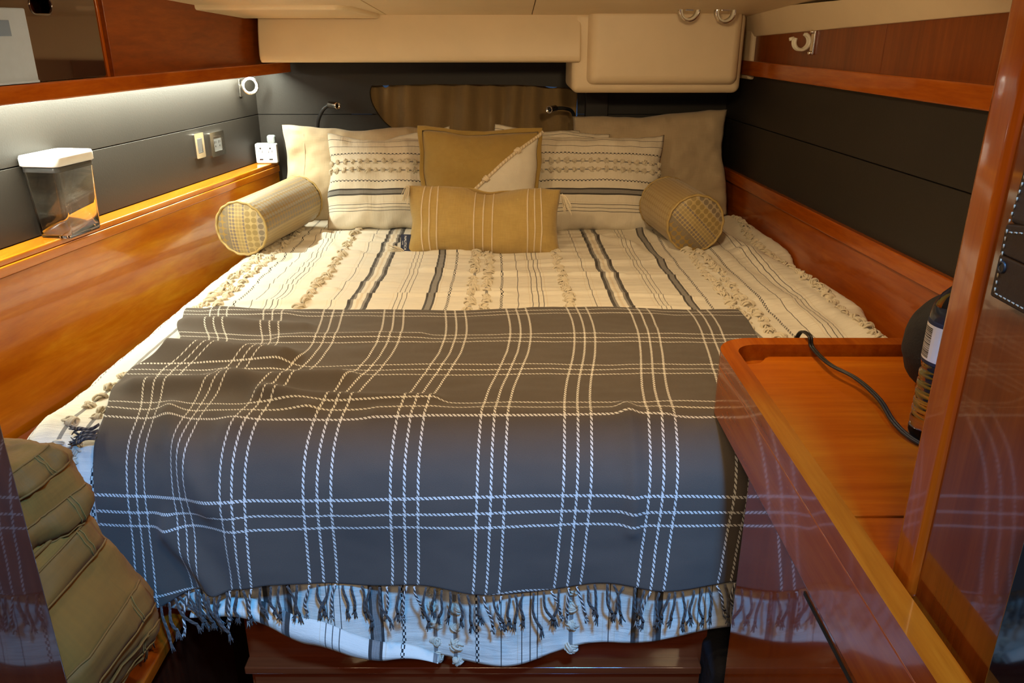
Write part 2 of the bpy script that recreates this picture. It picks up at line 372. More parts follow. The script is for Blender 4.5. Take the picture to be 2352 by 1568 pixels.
def cut(bmx, z, keep_above):
    b2 = bmx.copy(); g = b2.verts[:] + b2.edges[:] + b2.faces[:]
    r = bmesh.ops.bisect_plane(b2, geom=g, plane_co=(0, 0, z), plane_no=(0, 0, 1), clear_inner=keep_above, clear_outer=not keep_above); return b2
o = mesh_obj('padded_panel', cut(bmw, zs + .0012, True), M_grey, wb); o = mesh_obj('padded_panel', cut(bmw, zs - .0012, False), M_grey, wb); bmw.free()
bm = B()
for x0, x1, z0, z1 in ((-.96, -.57, -.5, .05), (.30, .76, -.5, .05)): box(bm, x0, x1, YB + .012, YB + .03, z0, z1)
mesh_obj('joint_backing', bm, M_gap, wb)
# upright pilaster at the right end of the window
bm = B(); box(bm, .255, .335, YB - .025, YB + .01, -.62, .03); bev(mesh_obj('pilaster', bm, M_grey, wb), .004)
# window box behind the opening
wn = thing('window_1', kind='structure')
bm = B(); box(bm, -.62, .30, YB + .16, YB + .164, -.52, -.07); mesh_obj('pane', bm, M_pane, wn)
bm = B()
for x0, x1, z0, z1 in ((-.66, -.62, -.56, -.03), (.30, .34, -.56, -.03), (-.66, .34, -.56, -.52), (-.66, .34, -.075, -.03)): box(bm, x0, x1, YB + .02, YB + .18, z0, z1)
mesh_obj('window_frame', bm, M_gap, wn)

# left side wall: leatherette in two courses, wooden side panel below, fiddle shelf between
wl = thing('wall_left', kind='structure')
Y0 = .62; OG = -.055
bm = B(); lbox(bm, LW, Y0, 3.0, OG - .02, OG, zs + .0012, -.10); bev(mesh_obj('padded_panel', bm, M_grey, wl), .001, 2)
bm = B(); lbox(bm, LW, Y0, 3.0, OG - .02, OG, -.432, zs - .0012); bev(mesh_obj('padded_panel', bm, M_grey, wl), .001, 2)
bm = B(); lbox(bm, LW, Y0, 3.0, OG - .05, OG - .012, -.45, ZC); mesh_obj('joint_backing', bm, M_gap, wl)
bm = B(); lbox(bm, LW, Y0, 3.0, -.03, -.004, ZF, -.474); mesh_obj('side_panel', bm, M_side, wl)
bm = B(); lbox(bm, LW, Y0, 2.885, OG, .006, -.447, -.433); o = mesh_obj('shelf_top', bm, M_cap, wl); bev(o, .003)
bm = B(); lbox(bm, LW, Y0, 2.885, -.016, .008, -.470, -.4475); bev(mesh_obj('shelf_edge', bm, M_cap, wl), .003)
# right side wall
wr = thing('wall_right', kind='structure')
bm = B(); lbox(bm, RW, Y0, 2.95, -.02, 0, zs - .008, -.09); bev(mesh_obj('padded_panel', bm, M_grey, wr), .001, 2)
bm = B(); lbox(bm, RW, Y0, 2.95, -.02, 0, -.448, zs - .0105); bev(mesh_obj('padded_panel', bm, M_grey, wr), .001, 2)
bm = B(); lbox(bm, RW, Y0, 2.95, -.05, -.012, -.45, ZC + .02); mesh_obj('joint_backing', bm, M_gap, wr)
bm = B(); lbox(bm, RW, Y0, 2.90, -.03, .004, ZF, -.487); mesh_obj('side_panel', bm, wood('cherry_figured_side', (.24, .040, .002), (.36, .075, .004), (.50, .13, .008), (22, 2, 22), .2, .5), wr)
bm = B(); lbox(bm, RW, Y0, 2.90, -.02, .014, -.485, -.446); bev(mesh_obj('ledge_cap', bm, M_wy, wr), .003)
for y0, y1 in ((Y0, 1.872), (1.874, 2.715)):
    bm = B(); lbox(bm, RW, y0, y1, -.01, .006, -.10, ZC); bev(mesh_obj('upper_panel', bm, M_panel, wr), .0008, 2)
bm = B(); lbox(bm, RW, Y0, 2.79, 0, .026, -.132, -.088); bev(mesh_obj('rail', bm, M_wy, wr), .004)
# sloping white headliner above the right panels
bm = B(); prism(bm, [RW(Y0, -.01, .062), RW(2.72, -.01, -.019), RW(2.72, .012, -.019), RW(Y0, .012, .062)], [RW(Y0, -.01, .08), RW(2.72, -.01, .06), RW(2.72, .05, .06), RW(Y0, .05, .08)]); bev(mesh_obj('headliner_edge', bm, M_white, wr), .003)
bm = B(); lbox(bm, RW, 2.66, 2.90, -.01, .02, -.145, .06); bev(mesh_obj('headliner_corner', bm, M_white, wr), .012, 4)

# moulded white valance across the head of the berth and the deeper moulded box to its right
t1 = thing('trim_1', kind='structure')
bm = B()
def val(s, t):
    # s across, t around the lower lip
    x = -.755 + s * .975
    prof = [(2.60, .055), (2.585, -.02), (2.578, -.07), (2.585, -.088), (2.60, -.092), (2.9, -.092)]
    k = t * (len(prof) - 1); i = min(int(k), len(prof) - 2); f = k - i
    return Vector((x, prof[i][0] * (1 - f) + prof[i + 1][0] * f, prof[i][1] * (1 - f) + prof[i + 1][1] * f))
prof = [(2.61, .055), (2.592, 0), (2.583, -.04), (2.580, -.070), (2.583, -.083), (2.592, -.091), (2.91, -.091), (2.91, .055)]
prism(bm, [(-.772, a, b) for a, b in prof], [(.21, a, b) for a, b in prof]); bev(mesh_obj('valance', bm, M_white, t1), .006, 4, 60)
t2 = thing('trim_2', kind='structure')
bm = B(); box(bm, .185, .712, 2.60, 2.91, -.182, .055); bev(mesh_obj('moulded_box', bm, M_white, t2), .022, 6)
bm = B(); prism(bm, [(.225, 2.61, -.160), (.70, 2.61, -.160), (.70, 2.61, .06), (.225, 2.61, .06)], [(.245, 2.562, -.147), (.685, 2.562, -.147), (.685, 2.56, .06), (.245, 2.56, .06)]); bev(mesh_obj('moulded_bulge', bm, M_white, t2), .02, 6)

# overhead locker on the left: fascia, shelf, front panel
lk = thing('overhead_locker', 'cherry wood overhead locker running along the left side', 'locker')
bm = B(); lbox(bm, LW, Y0, 2.86, .075, .097, -.131, -.096); bev(mesh_obj('fascia', bm, M_wy, lk), .004)
bm = B(); lbox(bm, LW, Y0, 2.86, OG, .076, -.112, -.100); mesh_obj('shelf_board', bm, M_wy, lk)
bm = B(); lbox(bm, LW, 1.925, 2.86, .068, .084, -.100, zc(1.9) + .06); bev(mesh_obj('front_panel', bm, wood('cherry_panel', (.15, .026, .002), (.23, .045, .003), (.30, .068, .005), (50, 4, 50), .3, .25, crough=.2), lk), .002)
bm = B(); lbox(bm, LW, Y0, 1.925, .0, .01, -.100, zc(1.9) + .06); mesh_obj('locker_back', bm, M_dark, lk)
bm = B(); lbox(bm, LW, 1.916, 1.925, .0, .074, -.100, zc(1.9) + .06); bev(mesh_obj('side_frame', bm, M_wz, lk), .002)
bm = B(); lbox(bm, LW, 1.25, 2.62, -.02, 0.0, -.120, -.1125); g = G('led_glow'); g.fin((1, 1, 1), .5, Emission_Color=(.92, .97, .85, 1), Emission_Strength=4.0)
mesh_obj('light_strip', bm, g.m, lk)

# panels standing in the locker opening
def wall_matrix(y, off, z, lean=0):
    # local x along the wall (away from the door), local y into the wall, local z up
    d = Vector((.153, .988, 0)); n = -nL; M = Matrix((( d.x, n.x, 0, 0), (d.y, n.y, 0, 0), (0, 0, 1, 0), (0, 0, 0, 1)))
    p = LW(y, off, z); return Matrix.Translation((p.x, p.y, p.z)) @ M @ Matrix.Rotation(R(lean), 4, 'X')
def rrect(w, h, r, cx=0, cz=0, n=5):
    pts = []
    for sx, sz, a0 in ((1, 1, 0), (-1, 1, 90), (-1, -1, 180), (1, -1, 270)):
        for k in range(n + 1):
            a = R(a0 + 90 * k / n); pts.append((cx + sx * (w / 2 - r) + r * math.cos(a), cz + sz * (h / 2 - r) + r * math.sin(a)))
    return pts
def holed(outer, holes, ext, thick_axis_mat=Matrix.Rotation(R(90), 4, 'X')):
    cu = bpy.data.curves.new('c', 'CURVE'); cu.dimensions = '2D'; cu.fill_mode = 'BOTH'
    for pts in [outer] + holes:
        s = cu.splines.new('POLY'); s.points.add(len(pts) - 1); s.use_cyclic_u = True
        for q, p in zip(s.points, pts): q.co = (p[0], p[1], 0, 1)
    me = curve_mesh(cu, ext); me.transform(thick_axis_mat); b = B(); b.from_mesh(me); return b
ac = thing('acrylic_bin', 'smoked brown acrylic bin with oval finger hole in overhead locker', 'bin', matrix=wall_matrix(1.712, .072, -.095))
mesh_obj('front', holed(rrect(.40, .22, .006, 0, .11), [rrect(.062, .030, .013, .03, .142)], .0018), M_smoke, ac)
bm = B(); pts = [(p[0], -.002, p[1]) for p in rrect(.064, .032, .014, .03, .142, 6)]; tube(bm, pts, .0018, 6, closed=True); mesh_obj('finger_hole_rim', bm, M_smoke, ac)
bm = B(); box(bm, -.2, .2, .002, .06, 0, .003); box(bm, .197, .2, .002, .06, 0, .2); box(bm, -.2, -.197, .002, .06, 0, .2); mesh_obj('tray', bm, M_smoke, ac)
fr = thing('frosted_box', 'frosted white plastic box with label slot, left of smoked bin', 'box', matrix=wall_matrix(1.537, .090, -.0945))
bm = B(); box(bm, -.16, .135, -.004, .012, 0, .135); bev(mesh_obj('front', bm, M_frost, fr), .003)
bm = B(); box(bm, -.05, .085, -.0055, -.0035, .085, .113); bev(mesh_obj('label_slot', bm, M_frostl, fr), .002)
bm = B(); box(bm, -.16, .132, -.007, .012, -.0, .004); mesh_obj('rim', bm, M_frost, fr)

# berth base, step and the low seat ledge on the left
pb = thing('berth_platform', 'glossy red-brown wooden berth platform with step below the foot', 'platform')
bm = B(); box(bm, -.47, .345, 1.125, 2.88, ZF, -.80); mesh_obj('front_board', bm, M_darkx, pb)
bm = B(); box(bm, -.473, .335, 1.10, 1.13, -1.062, -1.046); bev(mesh_obj('step_lip', bm, M_darkx, pb), .003)
bm = B(); box(bm, -.46, .335, 1.112, 1.126, ZF, -1.062); mesh_obj('riser', bm, M_darkx, pb)
bm = B(); pz_prism(bm, [(-.46, 1.2), (RWx(1.2) - .035, 1.2), (RWx(2.88) - .035, 2.88), (-.46, 2.88)], -.80, -.79); mesh_obj('slat_board', bm, M_darkx, pb)
sl = thing('seat_ledge', 'low orange-brown wooden ledge under the tan backpack', 'ledge')
bm = B(); box(bm, -1.07, -.557, .62, 1.298, -.940, -.918); bev(mesh_obj('ledge_top', bm, M_wy, sl), .003)
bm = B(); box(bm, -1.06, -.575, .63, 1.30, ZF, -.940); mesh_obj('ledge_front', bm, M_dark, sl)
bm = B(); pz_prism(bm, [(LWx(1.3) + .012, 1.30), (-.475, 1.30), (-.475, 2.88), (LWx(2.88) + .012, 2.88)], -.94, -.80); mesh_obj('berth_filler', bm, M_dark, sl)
# left door leaf
d1 = thing('door_1', kind='structure')
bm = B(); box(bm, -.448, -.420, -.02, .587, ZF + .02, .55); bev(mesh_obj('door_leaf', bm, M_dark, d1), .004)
# right: door-side partition panel with rounded edging
d2 = thing('door_2', kind='structure')
bm = B(); box(bm, .3665, .390, -.02, .600, -.4855, .55); mesh_obj('door_leaf', bm, wood('cherry_door_gloss', (.12, .022, .003), (.19, .038, .004), (.26, .062, .008), (50, 50, 3), .15, .9, crough=.04), d2)
bm = B(); box(bm, .361, .395, .590, .632, -.4850, .55); bev(mesh_obj('door_edging', bm, M_wz, d2), .009, 5)

# ================================================================== DESK
dk = thing('desk', 'red-brown wooden desk cabinet with raised rounded rim, right foreground', 'desk')
def rc(x0, x1, y0, y1, r, n=8):       # outline with only the back-left corner rounded
    pts = [(x1, y0), (x1, y1)]
    for k in range(n + 1):
        a = R(90 + 90 * k / n); pts.append((x0 + r + r * math.cos(a), y1 - r + r * math.sin(a)))
    return pts + [(x0, y0)]
X1 = RWx(1.222) - .032
out = rc(.329, X1, .10, 1.222, .062)
b = holed(out, [[(x, min(y, 1.192)) for x, y in rc(.356, X1 - .02, .13, 1.192, .036)]], .0125, Matrix.Translation((0, 0, -.4825)))
bev(mesh_obj('rim', b, M_wy, dk), .004)
bm = B(); pz_prism(bm, out, -.582, -.495); bev(mesh_obj('fascia', bm, M_wy, dk), .003)
# lid with a scooped finger corner
lid = [(X1 - .022, .732), (X1 - .022, 1.182), (.412, 1.182)] + [(.404, 1.176), (.398, 1.166), (.392, 1.158), (.382, 1.153), (.370, 1.151), (.359, 1.149)] + [(.359, .732)]
bm = B(); pz_prism(bm, lid, -.4945, -.4865); bev(mesh_obj('lid', bm, M_lid, dk), .0012, 2)
bm = B(); box(bm, .359, X1 - .022, .14, .728, -.4945, -.4865); bev(mesh_obj('fixed_board', bm, M_lid, dk), .0012, 2)
bm = B(); box(bm, .336, X1, .10, .985, ZF, -.5825); bev(mesh_obj('cabinet_side', bm, M_dark if False else wood('cherry_cabinet_gloss', (.20, .032, .002), (.29, .055, .004), (.38, .085, .007), (50, 50, 3), .12, 1.0, crough=.03), dk), .005, 4)
bm = B(); box(bm, .3345, .3375, .20, .747, -.603, -.598); mesh_obj('finger_groove', bm, M_gap, dk)
# things on the desk
cdp = [pz(1842, 757, -.462), pz(1860, 772, -.455), pz(1866, 798, -.470), pz(1905, 836, -.470), pz(1965, 868, -.470), pz(2018, 915, -.472), pz(2050, 965, -.476), pz(2085, 1000, -.480), pz(2125, 1025, -.482)]
cdp = [Vector((cdp[0].x - .008, cdp[0].y + .012, -.50)), Vector((cdp[0].x, cdp[0].y + .004, -.468))] + cdp[1:]
cd = thing('power_cable', 'thin black twin power cord trailing across the desk top', 'cord')
path = catmull(cdp, 8)
for k in (-1, 1):
    bm = B(); tube(bm, [p + Vector((.0019 * k, 0, .0)) for p in path], .0021, 8); mesh_obj('strand', bm, M_black, cd, True)
# bottle
bc = pz(2166, 1000, -.4865); bc = Vector((.540, .905, -.4865))
bt = thing('water_bottle', 'clear ribbed water bottle with white barcode label, behind the door edge', 'bottle')
prof = [(.026, 0), (.031, .003)]
for k in range(7):
    z = .010 + k * .0125; prof += [(.0325, z), (.0325, z + .006), (.0300, z + .009)]
prof += [(.0325, .103), (.0325, .165), (.031, .176), (.024, .192), (.0135, .204), (.0125, .214), (.0125, .222)]
bm = B(); lathe(bm, prof, Matrix.Translation(bc), 36); mesh_obj('body', bm, M_clear, bt, True)
bm = B(); lathe(bm, [(.0330, .106), (.0332, .107), (.0332, .160), (.0330, .161)], Matrix.Translation(bc), 36); lb = mesh_obj('paper_label', bm, M_navy, bt, True); lb['label'] = 'navy wrap label'
bm = B()
def cyl_patch(bm, c, r, a0, a1, z0, z1, n=8):
    V = [[bm.verts.new(c + Vector((r * math.cos(a0 + (a1 - a0) * i / n), r * math.sin(a0 + (a1 - a0) * i / n), z))) for i in range(n + 1)] for z in (z0, z1)]
    for i in range(n): bm.faces.new((V[0][i], V[0][i + 1], V[1][i + 1], V[1][i]))
aL = R(148)
cyl_patch(bm, bc, .03345, aL, aL + R(68), .111, .156); o = mesh_obj('white_field', bm, M_wplastic, lb)
bm = B(); z = .114
while z < .152:
    h = random.choice((.0006, .001, .0015)); cyl_patch(bm, bc, .0336, aL + R(10), aL + R(42), z, z + h, 4); z += h + random.choice((.0006, .0011))
mesh_obj('barcode', bm, M_black, lb)
bm = B(); lathe(bm, [(.0145, .208), (.015, .210), (.015, .222), (.0140, .224)], Matrix.Translation(bc), 24); mesh_obj('cap', bm, M_wplastic, bt, True)
# black bag
bm = B()
def bag(s, t):
    a = 2 * PI * s; z = t; r = (.01 + .062 * math.sin(PI * min(1, z * .94 + .06)) ** .55)
    n_ = 1 + .06 * fbm(math.cos(a) * 1.5, math.sin(a) * 1.5, z * 3)
    return Vector((0.632 + r * math.cos(a) * .95 * n_, 1.06 + r * math.sin(a) * .9 * n_, -.4865 + .145 * z))
V = grid(bm, 32, 20, bag); bmesh.ops.remove_doubles(bm, verts=bm.verts, dist=.0001)
for row in (V[0], V[-1]):
    try: bmesh.ops.holes_fill(bm, edges=[e for e in bm.edges if e.is_boundary])
    except Exception: pass
bgt = mesh_obj('black_bag', bm, simple('black_cordura', (.010, .010, .012), .75, 250, .5), smooth=True); tag(bgt, 'soft black fabric bag on the desk behind the water bottle', 'bag')
# leather sheath hung on the partition, black glossy tablet leaning at its foot
ls = thing('leather_sheath', 'dark brown leather sheath with pale stitching on door panel', 'sheath')
M_leath = leather('dark_brown_leather', (.030, .016, .010))
bm = B(); box(bm, .352, .3655, .40, .560, -.182, -.150); prism(bm, [(.352, .40, -.15), (.352, .560, -.15), (.3655, .560, -.15), (.3655, .40, -.15)], [(.352, .40, -.10), (.352, .560, -.128), (.3655, .560, -.128), (.3655, .40, -.10)]); bev(mesh_obj('tab', bm, M_leath, ls), .002)
bm = B()
pr = [(.40, -.128), (.560, -.128), (.556, -.06), (.548, -.02), (.545, .1), (.40, .1)]
prism(bm, [(.352, a, b) for a, b in pr], [(.3655, a, b) for a, b in pr]); bev(mesh_obj('sleeve', bm, leather('dark_glossy_leather', (.035, .022, .018)), ls), .006, 4)
def stitch_run(bm, a, b, n):
    a, b = Vector(a), Vector(b)
    for k in range(n):
        p = a.lerp(b, (k + .2) / n); q = a.lerp(b, (k + .75) / n); tube(bm, [p, q], .0006, 5)
bm = B(); stitch_run(bm, (.3515, .554, -.178), (.3515, .41, -.178), 28); stitch_run(bm, (.3515, .554, -.178), (.3515, .556, -.13), 9); stitch_run(bm, (.3515, .554, -.133), (.3515, .41, -.105), 26); stitch_run(bm, (.3515, .556, -.128), (.3515, .548, -.08), 9)
mesh_obj('stitching', bm, simple('tan_thread', (.35, .26, .16), .9), ls, kind='stuff')
bm = B(); torus(bm, (.3515, .552, -.158), (1, 0, 0), .0035, .0012, 20, 6); lathe(bm, [(.0035, 0), (.0035, .001)], Matrix.Translation((.3512, .552, -.158)) @ Matrix.Rotation(R(90), 4, 'Y'), 16); mesh_obj('eyelet', bm, M_black, ls)
bm = B(); box(bm, .353, .361, .20, .464, -.468, -.315); tb = bev(mesh_obj('black_tablet', bm, M_blackgl), .003); tag(tb, 'thin glossy black slab leaning on door panel at lower right edge', 'tablet')
# dark fabric bag wedged in the gap between berth and desk
bm = B(); 
def wedge(s, t):
    return Vector((.333 + .10 * s, 1.11 + .01 * math.sin(7 * s) , -1.0 - .40 * t + .01 * math.sin(9 * s + 4 * t)))
prism(bm, [(.338, 1.05, -1.50), (.50, 1.05, -1.50), (.50, 1.19, -1.50), (.338, 1.19, -1.50)], [(.338, 1.04, -1.0), (.50, 1.04, -1.0), (.50, 1.19, -.99), (.338, 1.19, -.99)])
bl = bev(mesh_obj('dark_bundle', bm, simple('ribbed_black_cloth', (.012, .011, .014), .9, 90, 1.0)), .02, 4); tag(bl, 'black ribbed cloth bundle in gap between berth step and desk', 'bundle')

# ================================================================== BED
ZM = -.60
XL, XR, YFm, RF = -.735, .745, 1.20, .11
mt = B(); pz_prism(mt, [(XL - .055, 1.135), (XR + .05, 1.135), (XR + .05, 1.9), (RWx(2.87) - .03, 2.87), (XL - .055, 2.87)], -.785, ZM - .022)
tag(bev(mesh_obj('mattress', mt, M_cream), .06, 5), 'thick mattress hidden under the striped coverlet', 'mattress')
def drape(fx, fy, flare=.06):
    """fabric point (metres, as if flat) -> position on the made bed"""
    ox = 0; r = RF
    if fx < XL: ox = fx - XL
    elif fx > XR: ox = fx - XR
    oy = fy - YFm if fy < YFm else 0
    L = math.hypot(ox, oy)
    bx = max(XL, min(XR, fx)); by = max(YFm, fy)
    if L < 1e-6: return Vector((bx, by, ZM)), Vector((0, 0, 1))
    d = Vector((ox / L, oy / L, 0)); side = abs(ox) / L; r = RF * (1 - side) + .075 * side
    if L < r * PI / 2:
        a = L / r; hor = r * math.sin(a); dr = r * (1 - math.cos(a)); nrm = Vector((d.x * math.sin(a), d.y * math.sin(a), math.cos(a)))
    else:
        e = L - r * PI / 2; hor = r + e * flare * (1 - side) + (e * .5 if ox < 0 and 0.25 < side < .97 else 0) * .8; dr = r + e; nrm = Vector((d.x, d.y, .05)).normalized()
    return Vector((bx, by, ZM)) + d * hor - Vector((0, 0, dr)), nrm
def gauss(d, w_): return math.exp(-(d / w_) ** 2)
def seg_dist(x, y, a, b):
    ax, ay = a; bx, by = b; vx, vy = bx - ax, by - ay; t = ((x - ax) * vx + (y - ay) * vy) / (vx * vx + vy * vy); tt = max(0, min(1, t))
    return math.hypot(x - ax - vx * tt, y - ay - vy * tt), t
CR = []   # coverlet ridges: a, b, height, width
for k in range(44):
    y = random.uniform(1.72, 2.5); x = random.uniform(-.62, .35); l = random.uniform(.15, .5); CR.append(((x - l / 2, y + random.uniform(-.02, .02)), (x + l / 2, y + random.uniform(-.02, .02)), random.uniform(.003, .008), random.uniform(.006, .013)))
CR += [((.62, 2.55), (.78, 1.72), .022, .035), ((.72, 2.62), (.80, 2.2), .028, .03), ((.58, 2.4), (.66, 1.6), .012, .03), ((.50, 2.3), (.60, 1.75), .008, .025), ((.66, 2.2), (.74, 1.5), .016, .028),
       ((.40, 2.56), (.50, 2.25), .010, .02), ((.30, 2.5), (.42, 2.1), .006, .02), ((.25, 2.42), (.36, 2.3), .010, .02), ((-.62, 2.5), (-.5, 2.2), .006, .02),
       ((-.66, 1.12), (-.60, .92), .02, .03), ((-.74, 1.2), (-.72, .98), .015, .03)]
def cov_h(x, y):
    h = .0035 * fbm(x * 4, y * 9, 3) + .0022 * abs(fbm(x * 5, y * 28, 9)) + .006 * fbm(x * 1.7, y * 1.7, 5)
    for a, b, hh, ww in CR:
        if abs(y - (a[1] + b[1]) / 2) > abs(a[1] - b[1]) / 2 + 3 * ww: continue
        d, t = seg_dist(x, y, a, b)
        if d < 3 * ww: h += hh * gauss(d, ww) * (1 if 0 < t < 1 else .8)
    return h
A_END = lambda x: 0.575 if x < -.5 else .575 + .0 * x
def hem_y(x):
    """fabric y of the hem (flat coordinate) for each fabric x: the drop is longest in the middle"""
    zt = [(-1.2, -.88), (-.60, -.885), (-.45, -.905), (-.31, -.955), (-.18, -.995), (0, -1.003), (.2, -.965), (.36, -.938), (1.2, -.88)]
    for (a, za), (b, zb) in zip(zt, zt[1:]):
        if a <= x <= b: z = za + (zb - za) * sstep(a, b, x); break
    return YFm - RF * PI / 2 - (-z + ZM - RF)
FX0, FX1 = -.90, .90
def cover_pt(fx, fy, extra=0.0):
    p, n = drape(fx, fy)
    h = cov_h(fx, fy)
    drop = ZM - p.z
    if fy < YFm - .1: h += .010 * math.sin(fx * 23 + 1.3) * sstep(.08, .35, drop) * sstep(-.5, -.3, fx) + .006 * sstep(0.1, .4, drop) * fbm(fx * 5, 2, 1)
    if fx < -.5 and fy < YFm: h += .02 * sstep(.05, .3, drop) * math.sin(fx * 30 + fy * 6) * sstep(-.70, -.80, fx)
    under = sstep(1.72, 1.66, fy) * sstep(.52, .48, fx) * sstep(-.77, -.73, fx)
    if fy > .9: h = h * (1 - under * .8) - .003 * under
    q = p + n * (h + extra)
    # ripple of the cloth sideways: stripes wander a little
    q.x += .008 * math.sin(fy * 4.2 + fx * 2) * sstep(1.2, 1.6, fy) + .004 * fbm(fx * 2, fy * 7, 11) * sstep(1.1, 1.5, fy)
    q.x -= .025 * sstep(1.4, .9, fy)
    if q.x < -.54: q.z = max(q.z, -.908 + .004 * math.sin(fx * 60))
    q.x = max(q.x, LWx(q.y) + .012); q.x = min(q.x, RWx(q.y) - .012)
    return q
bm = B(); uvl = bm.loops.layers.uv.new('UVMap'); NX, NY = 300, 400
def cvmap(s, t):
    fx = FX0 + (FX1 - FX0) * s; ye = hem_y(fx); return fx, 2.80 + (ye - 2.80) * t
grid(bm, NX, NY, lambda s, t: cover_pt(*cvmap(s, t)), cvmap, uvl)
cov = mesh_obj('coverlet', bm, M_cover, smooth=True); so = cov.modifiers.new('s', 'SOLIDIFY'); so.thickness = .003; so.offset = -1
tag(cov, 'cream cotton coverlet with black woven stripes and rows of yarn pompoms', 'coverlet')
# turned-up fold of the hem at the lower left
bm = B(); uvl = bm.loops.layers.uv.new('UVMap')
def fold(s, t):
    x = -.50 + .40 * s; z0 = ZM - RF - (YFm - RF * PI / 2 - hem_y(x)); wdt = .055 * math.sin(PI * min(1, s * .9 + .08)) ** .8
    p = cover_pt(x, hem_y(x) + .004, .004)
    return Vector((p.x, p.y - .006 - .018 * math.sin(PI * t), p.z + wdt * t - .004))
grid(bm, 60, 12, fold, lambda s, t: (-.50 + .40 * s, -t * .05), uvl)
o = mesh_obj('folded_hem', bm, M_cover, cov, True); o.modifiers.new('s', 'SOLIDIFY').thickness = .003

# pompoms: lumpy yarn knots, four shapes sharing their meshes
def pom_mesh(seed):
    bm = B(); rnd = random.Random(seed)
    for k in range(4):
        c = Vector((rnd.uniform(-.35, .35), rnd.uniform(-.35, .35), rnd.uniform(.1, .45))); ax = Vector((rnd.uniform(-1, 1), rnd.uniform(-1, 1), rnd.uniform(-.3, .6))).normalized()
        r = rnd.uniform(.42, .62); q = ax.to_track_quat('Z', 'Y').to_matrix(); nn = 12
        for sft in (-.24, 0, .24):
            n0 = 9; a0 = rnd.uniform(0, 6)
            pts = [c + q @ Vector((r * math.cos(a0 + i * 4.6 / n0), r * math.sin(a0 + i * 4.6 / n0) * .8, sft + .1 * math.sin(i))) for i in range(n0 + 1)]
            tube(bm, pts, [.10 + .05 * math.sin(PI * i / n0) for i in range(n0 + 1)], 5)
    g = bmesh.ops.create_icosphere(bm, subdivisions=2, radius=.55, matrix=Matrix.Translation((0, 0, .25)))
    for f in bm.faces: f.smooth = True
    me = bpy.data.meshes.new('pompom'); bm.to_mesh(me); bm.free(); me.materials.append(M_yarn); return me
POMS = [pom_mesh(k) for k in range(5)]
def pompom(parent, p, nrm, r, rnd):
    o = bpy.data.objects.new('pompom', rnd.choice(POMS)); COL.objects.link(o); o.parent = parent
    q = nrm.to_track_quat('Z', 'Y') @ Matrix.Rotation(rnd.uniform(0, 6.28), 3, 'Z').to_quaternion()
    o.rotation_mode = 'QUATERNION'; o.rotation_quaternion = q; o.location = p - nrm * r * .15; s = r * rnd.uniform(.85, 1.15); o.scale = (s * 1.05, s, s * .95); return o
rnd = random.Random(3)
def cnorm(fx, fy):
    e = .012; a = cover_pt(fx + e, fy) - cover_pt(fx - e, fy); b_ = cover_pt(fx, fy + e) - cover_pt(fx, fy - e); return a.cross(b_).normalized()
ROWS = [(-.719, 1.70, 2.62), (-.684, 1.70, 2.60), (-.490, 1.71, 2.60), (-.105, 1.69, 2.30), (-.070, 1.69, 2.30), (.124, 1.70, 2.30), (.509, 1.60, 2.60), (.544, 1.55, 2.60), (.738, 1.50, 2.62)]
for x, y0, y1 in ROWS:
    y = y0
    while y < y1:
        pompom(cov, cover_pt(x + rnd.uniform(-.003, .003), y), cnorm(x, y), .0168, rnd); y += .035 * rnd.uniform(.85, 1.15)
for x, zz in ((-.105, (-.865, -.90, -.935, -.97, -1.005)), (-.070, (-.865, -.90, -.935, -.97, -1.005)), (.124, (-.86, -.895, -.935, -.98))):
    for z in zz:
        fy = YFm - RF * PI / 2 - (-z + ZM - RF); fy = max(fy, hem_y(x) - .004); pompom(cov, cover_pt(x, fy), cnorm(x, fy + .01), .0145, rnd)
for x in (-.719, -.684):
    for k in range(15):
        y = 1.36 - k * .045 * rnd.uniform(.9, 1.1)
        if y < hem_y(x) + .01: break
        xx = x
        pompom(cov, cover_pt(xx, y), cnorm(xx, y), .0145, rnd)

# plaid blanket
BX0, BX1, BY = -.745, .500, 1.700
BR = [((-.80, 1.44), (-.45, 1.40), .030, .035), ((-.70, 1.27), (-.30, 1.31), .020, .030), ((-.55, 1.33), (-.30, 1.20), .012, .022), ((-.72, 1.60), (-.45, 1.58), .016, .028),
      ((-.50, 1.52), (-.20, 1.54), .006, .02), ((-.40, 1.24), (-.1, 1.22), .012, .018), ((-.6, 1.18), (-.45, 1.05), .014, .03), ((-.18, 1.18), (.28, 1.17), .007, .02), ((.22, 1.20), (.235, 1.0), .010, .014),
      ((-.42, 1.15), (-.38, .85), .010, .03), ((-.58, 1.0), (-.40, .84), .020, .03), ((-.2, 1.02), (.1, 1.0), .004, .03), ((.05, 1.70), (.30, 1.66), .003, .03), ((-.66, 1.70), (-.5, 1.66), .008, .03)]
AE = lambda s: .800 + .008 * math.sin(s * 9 + 1) + .006 * math.sin(s * 23) + (.03 * sstep(-.5, -.66, s))
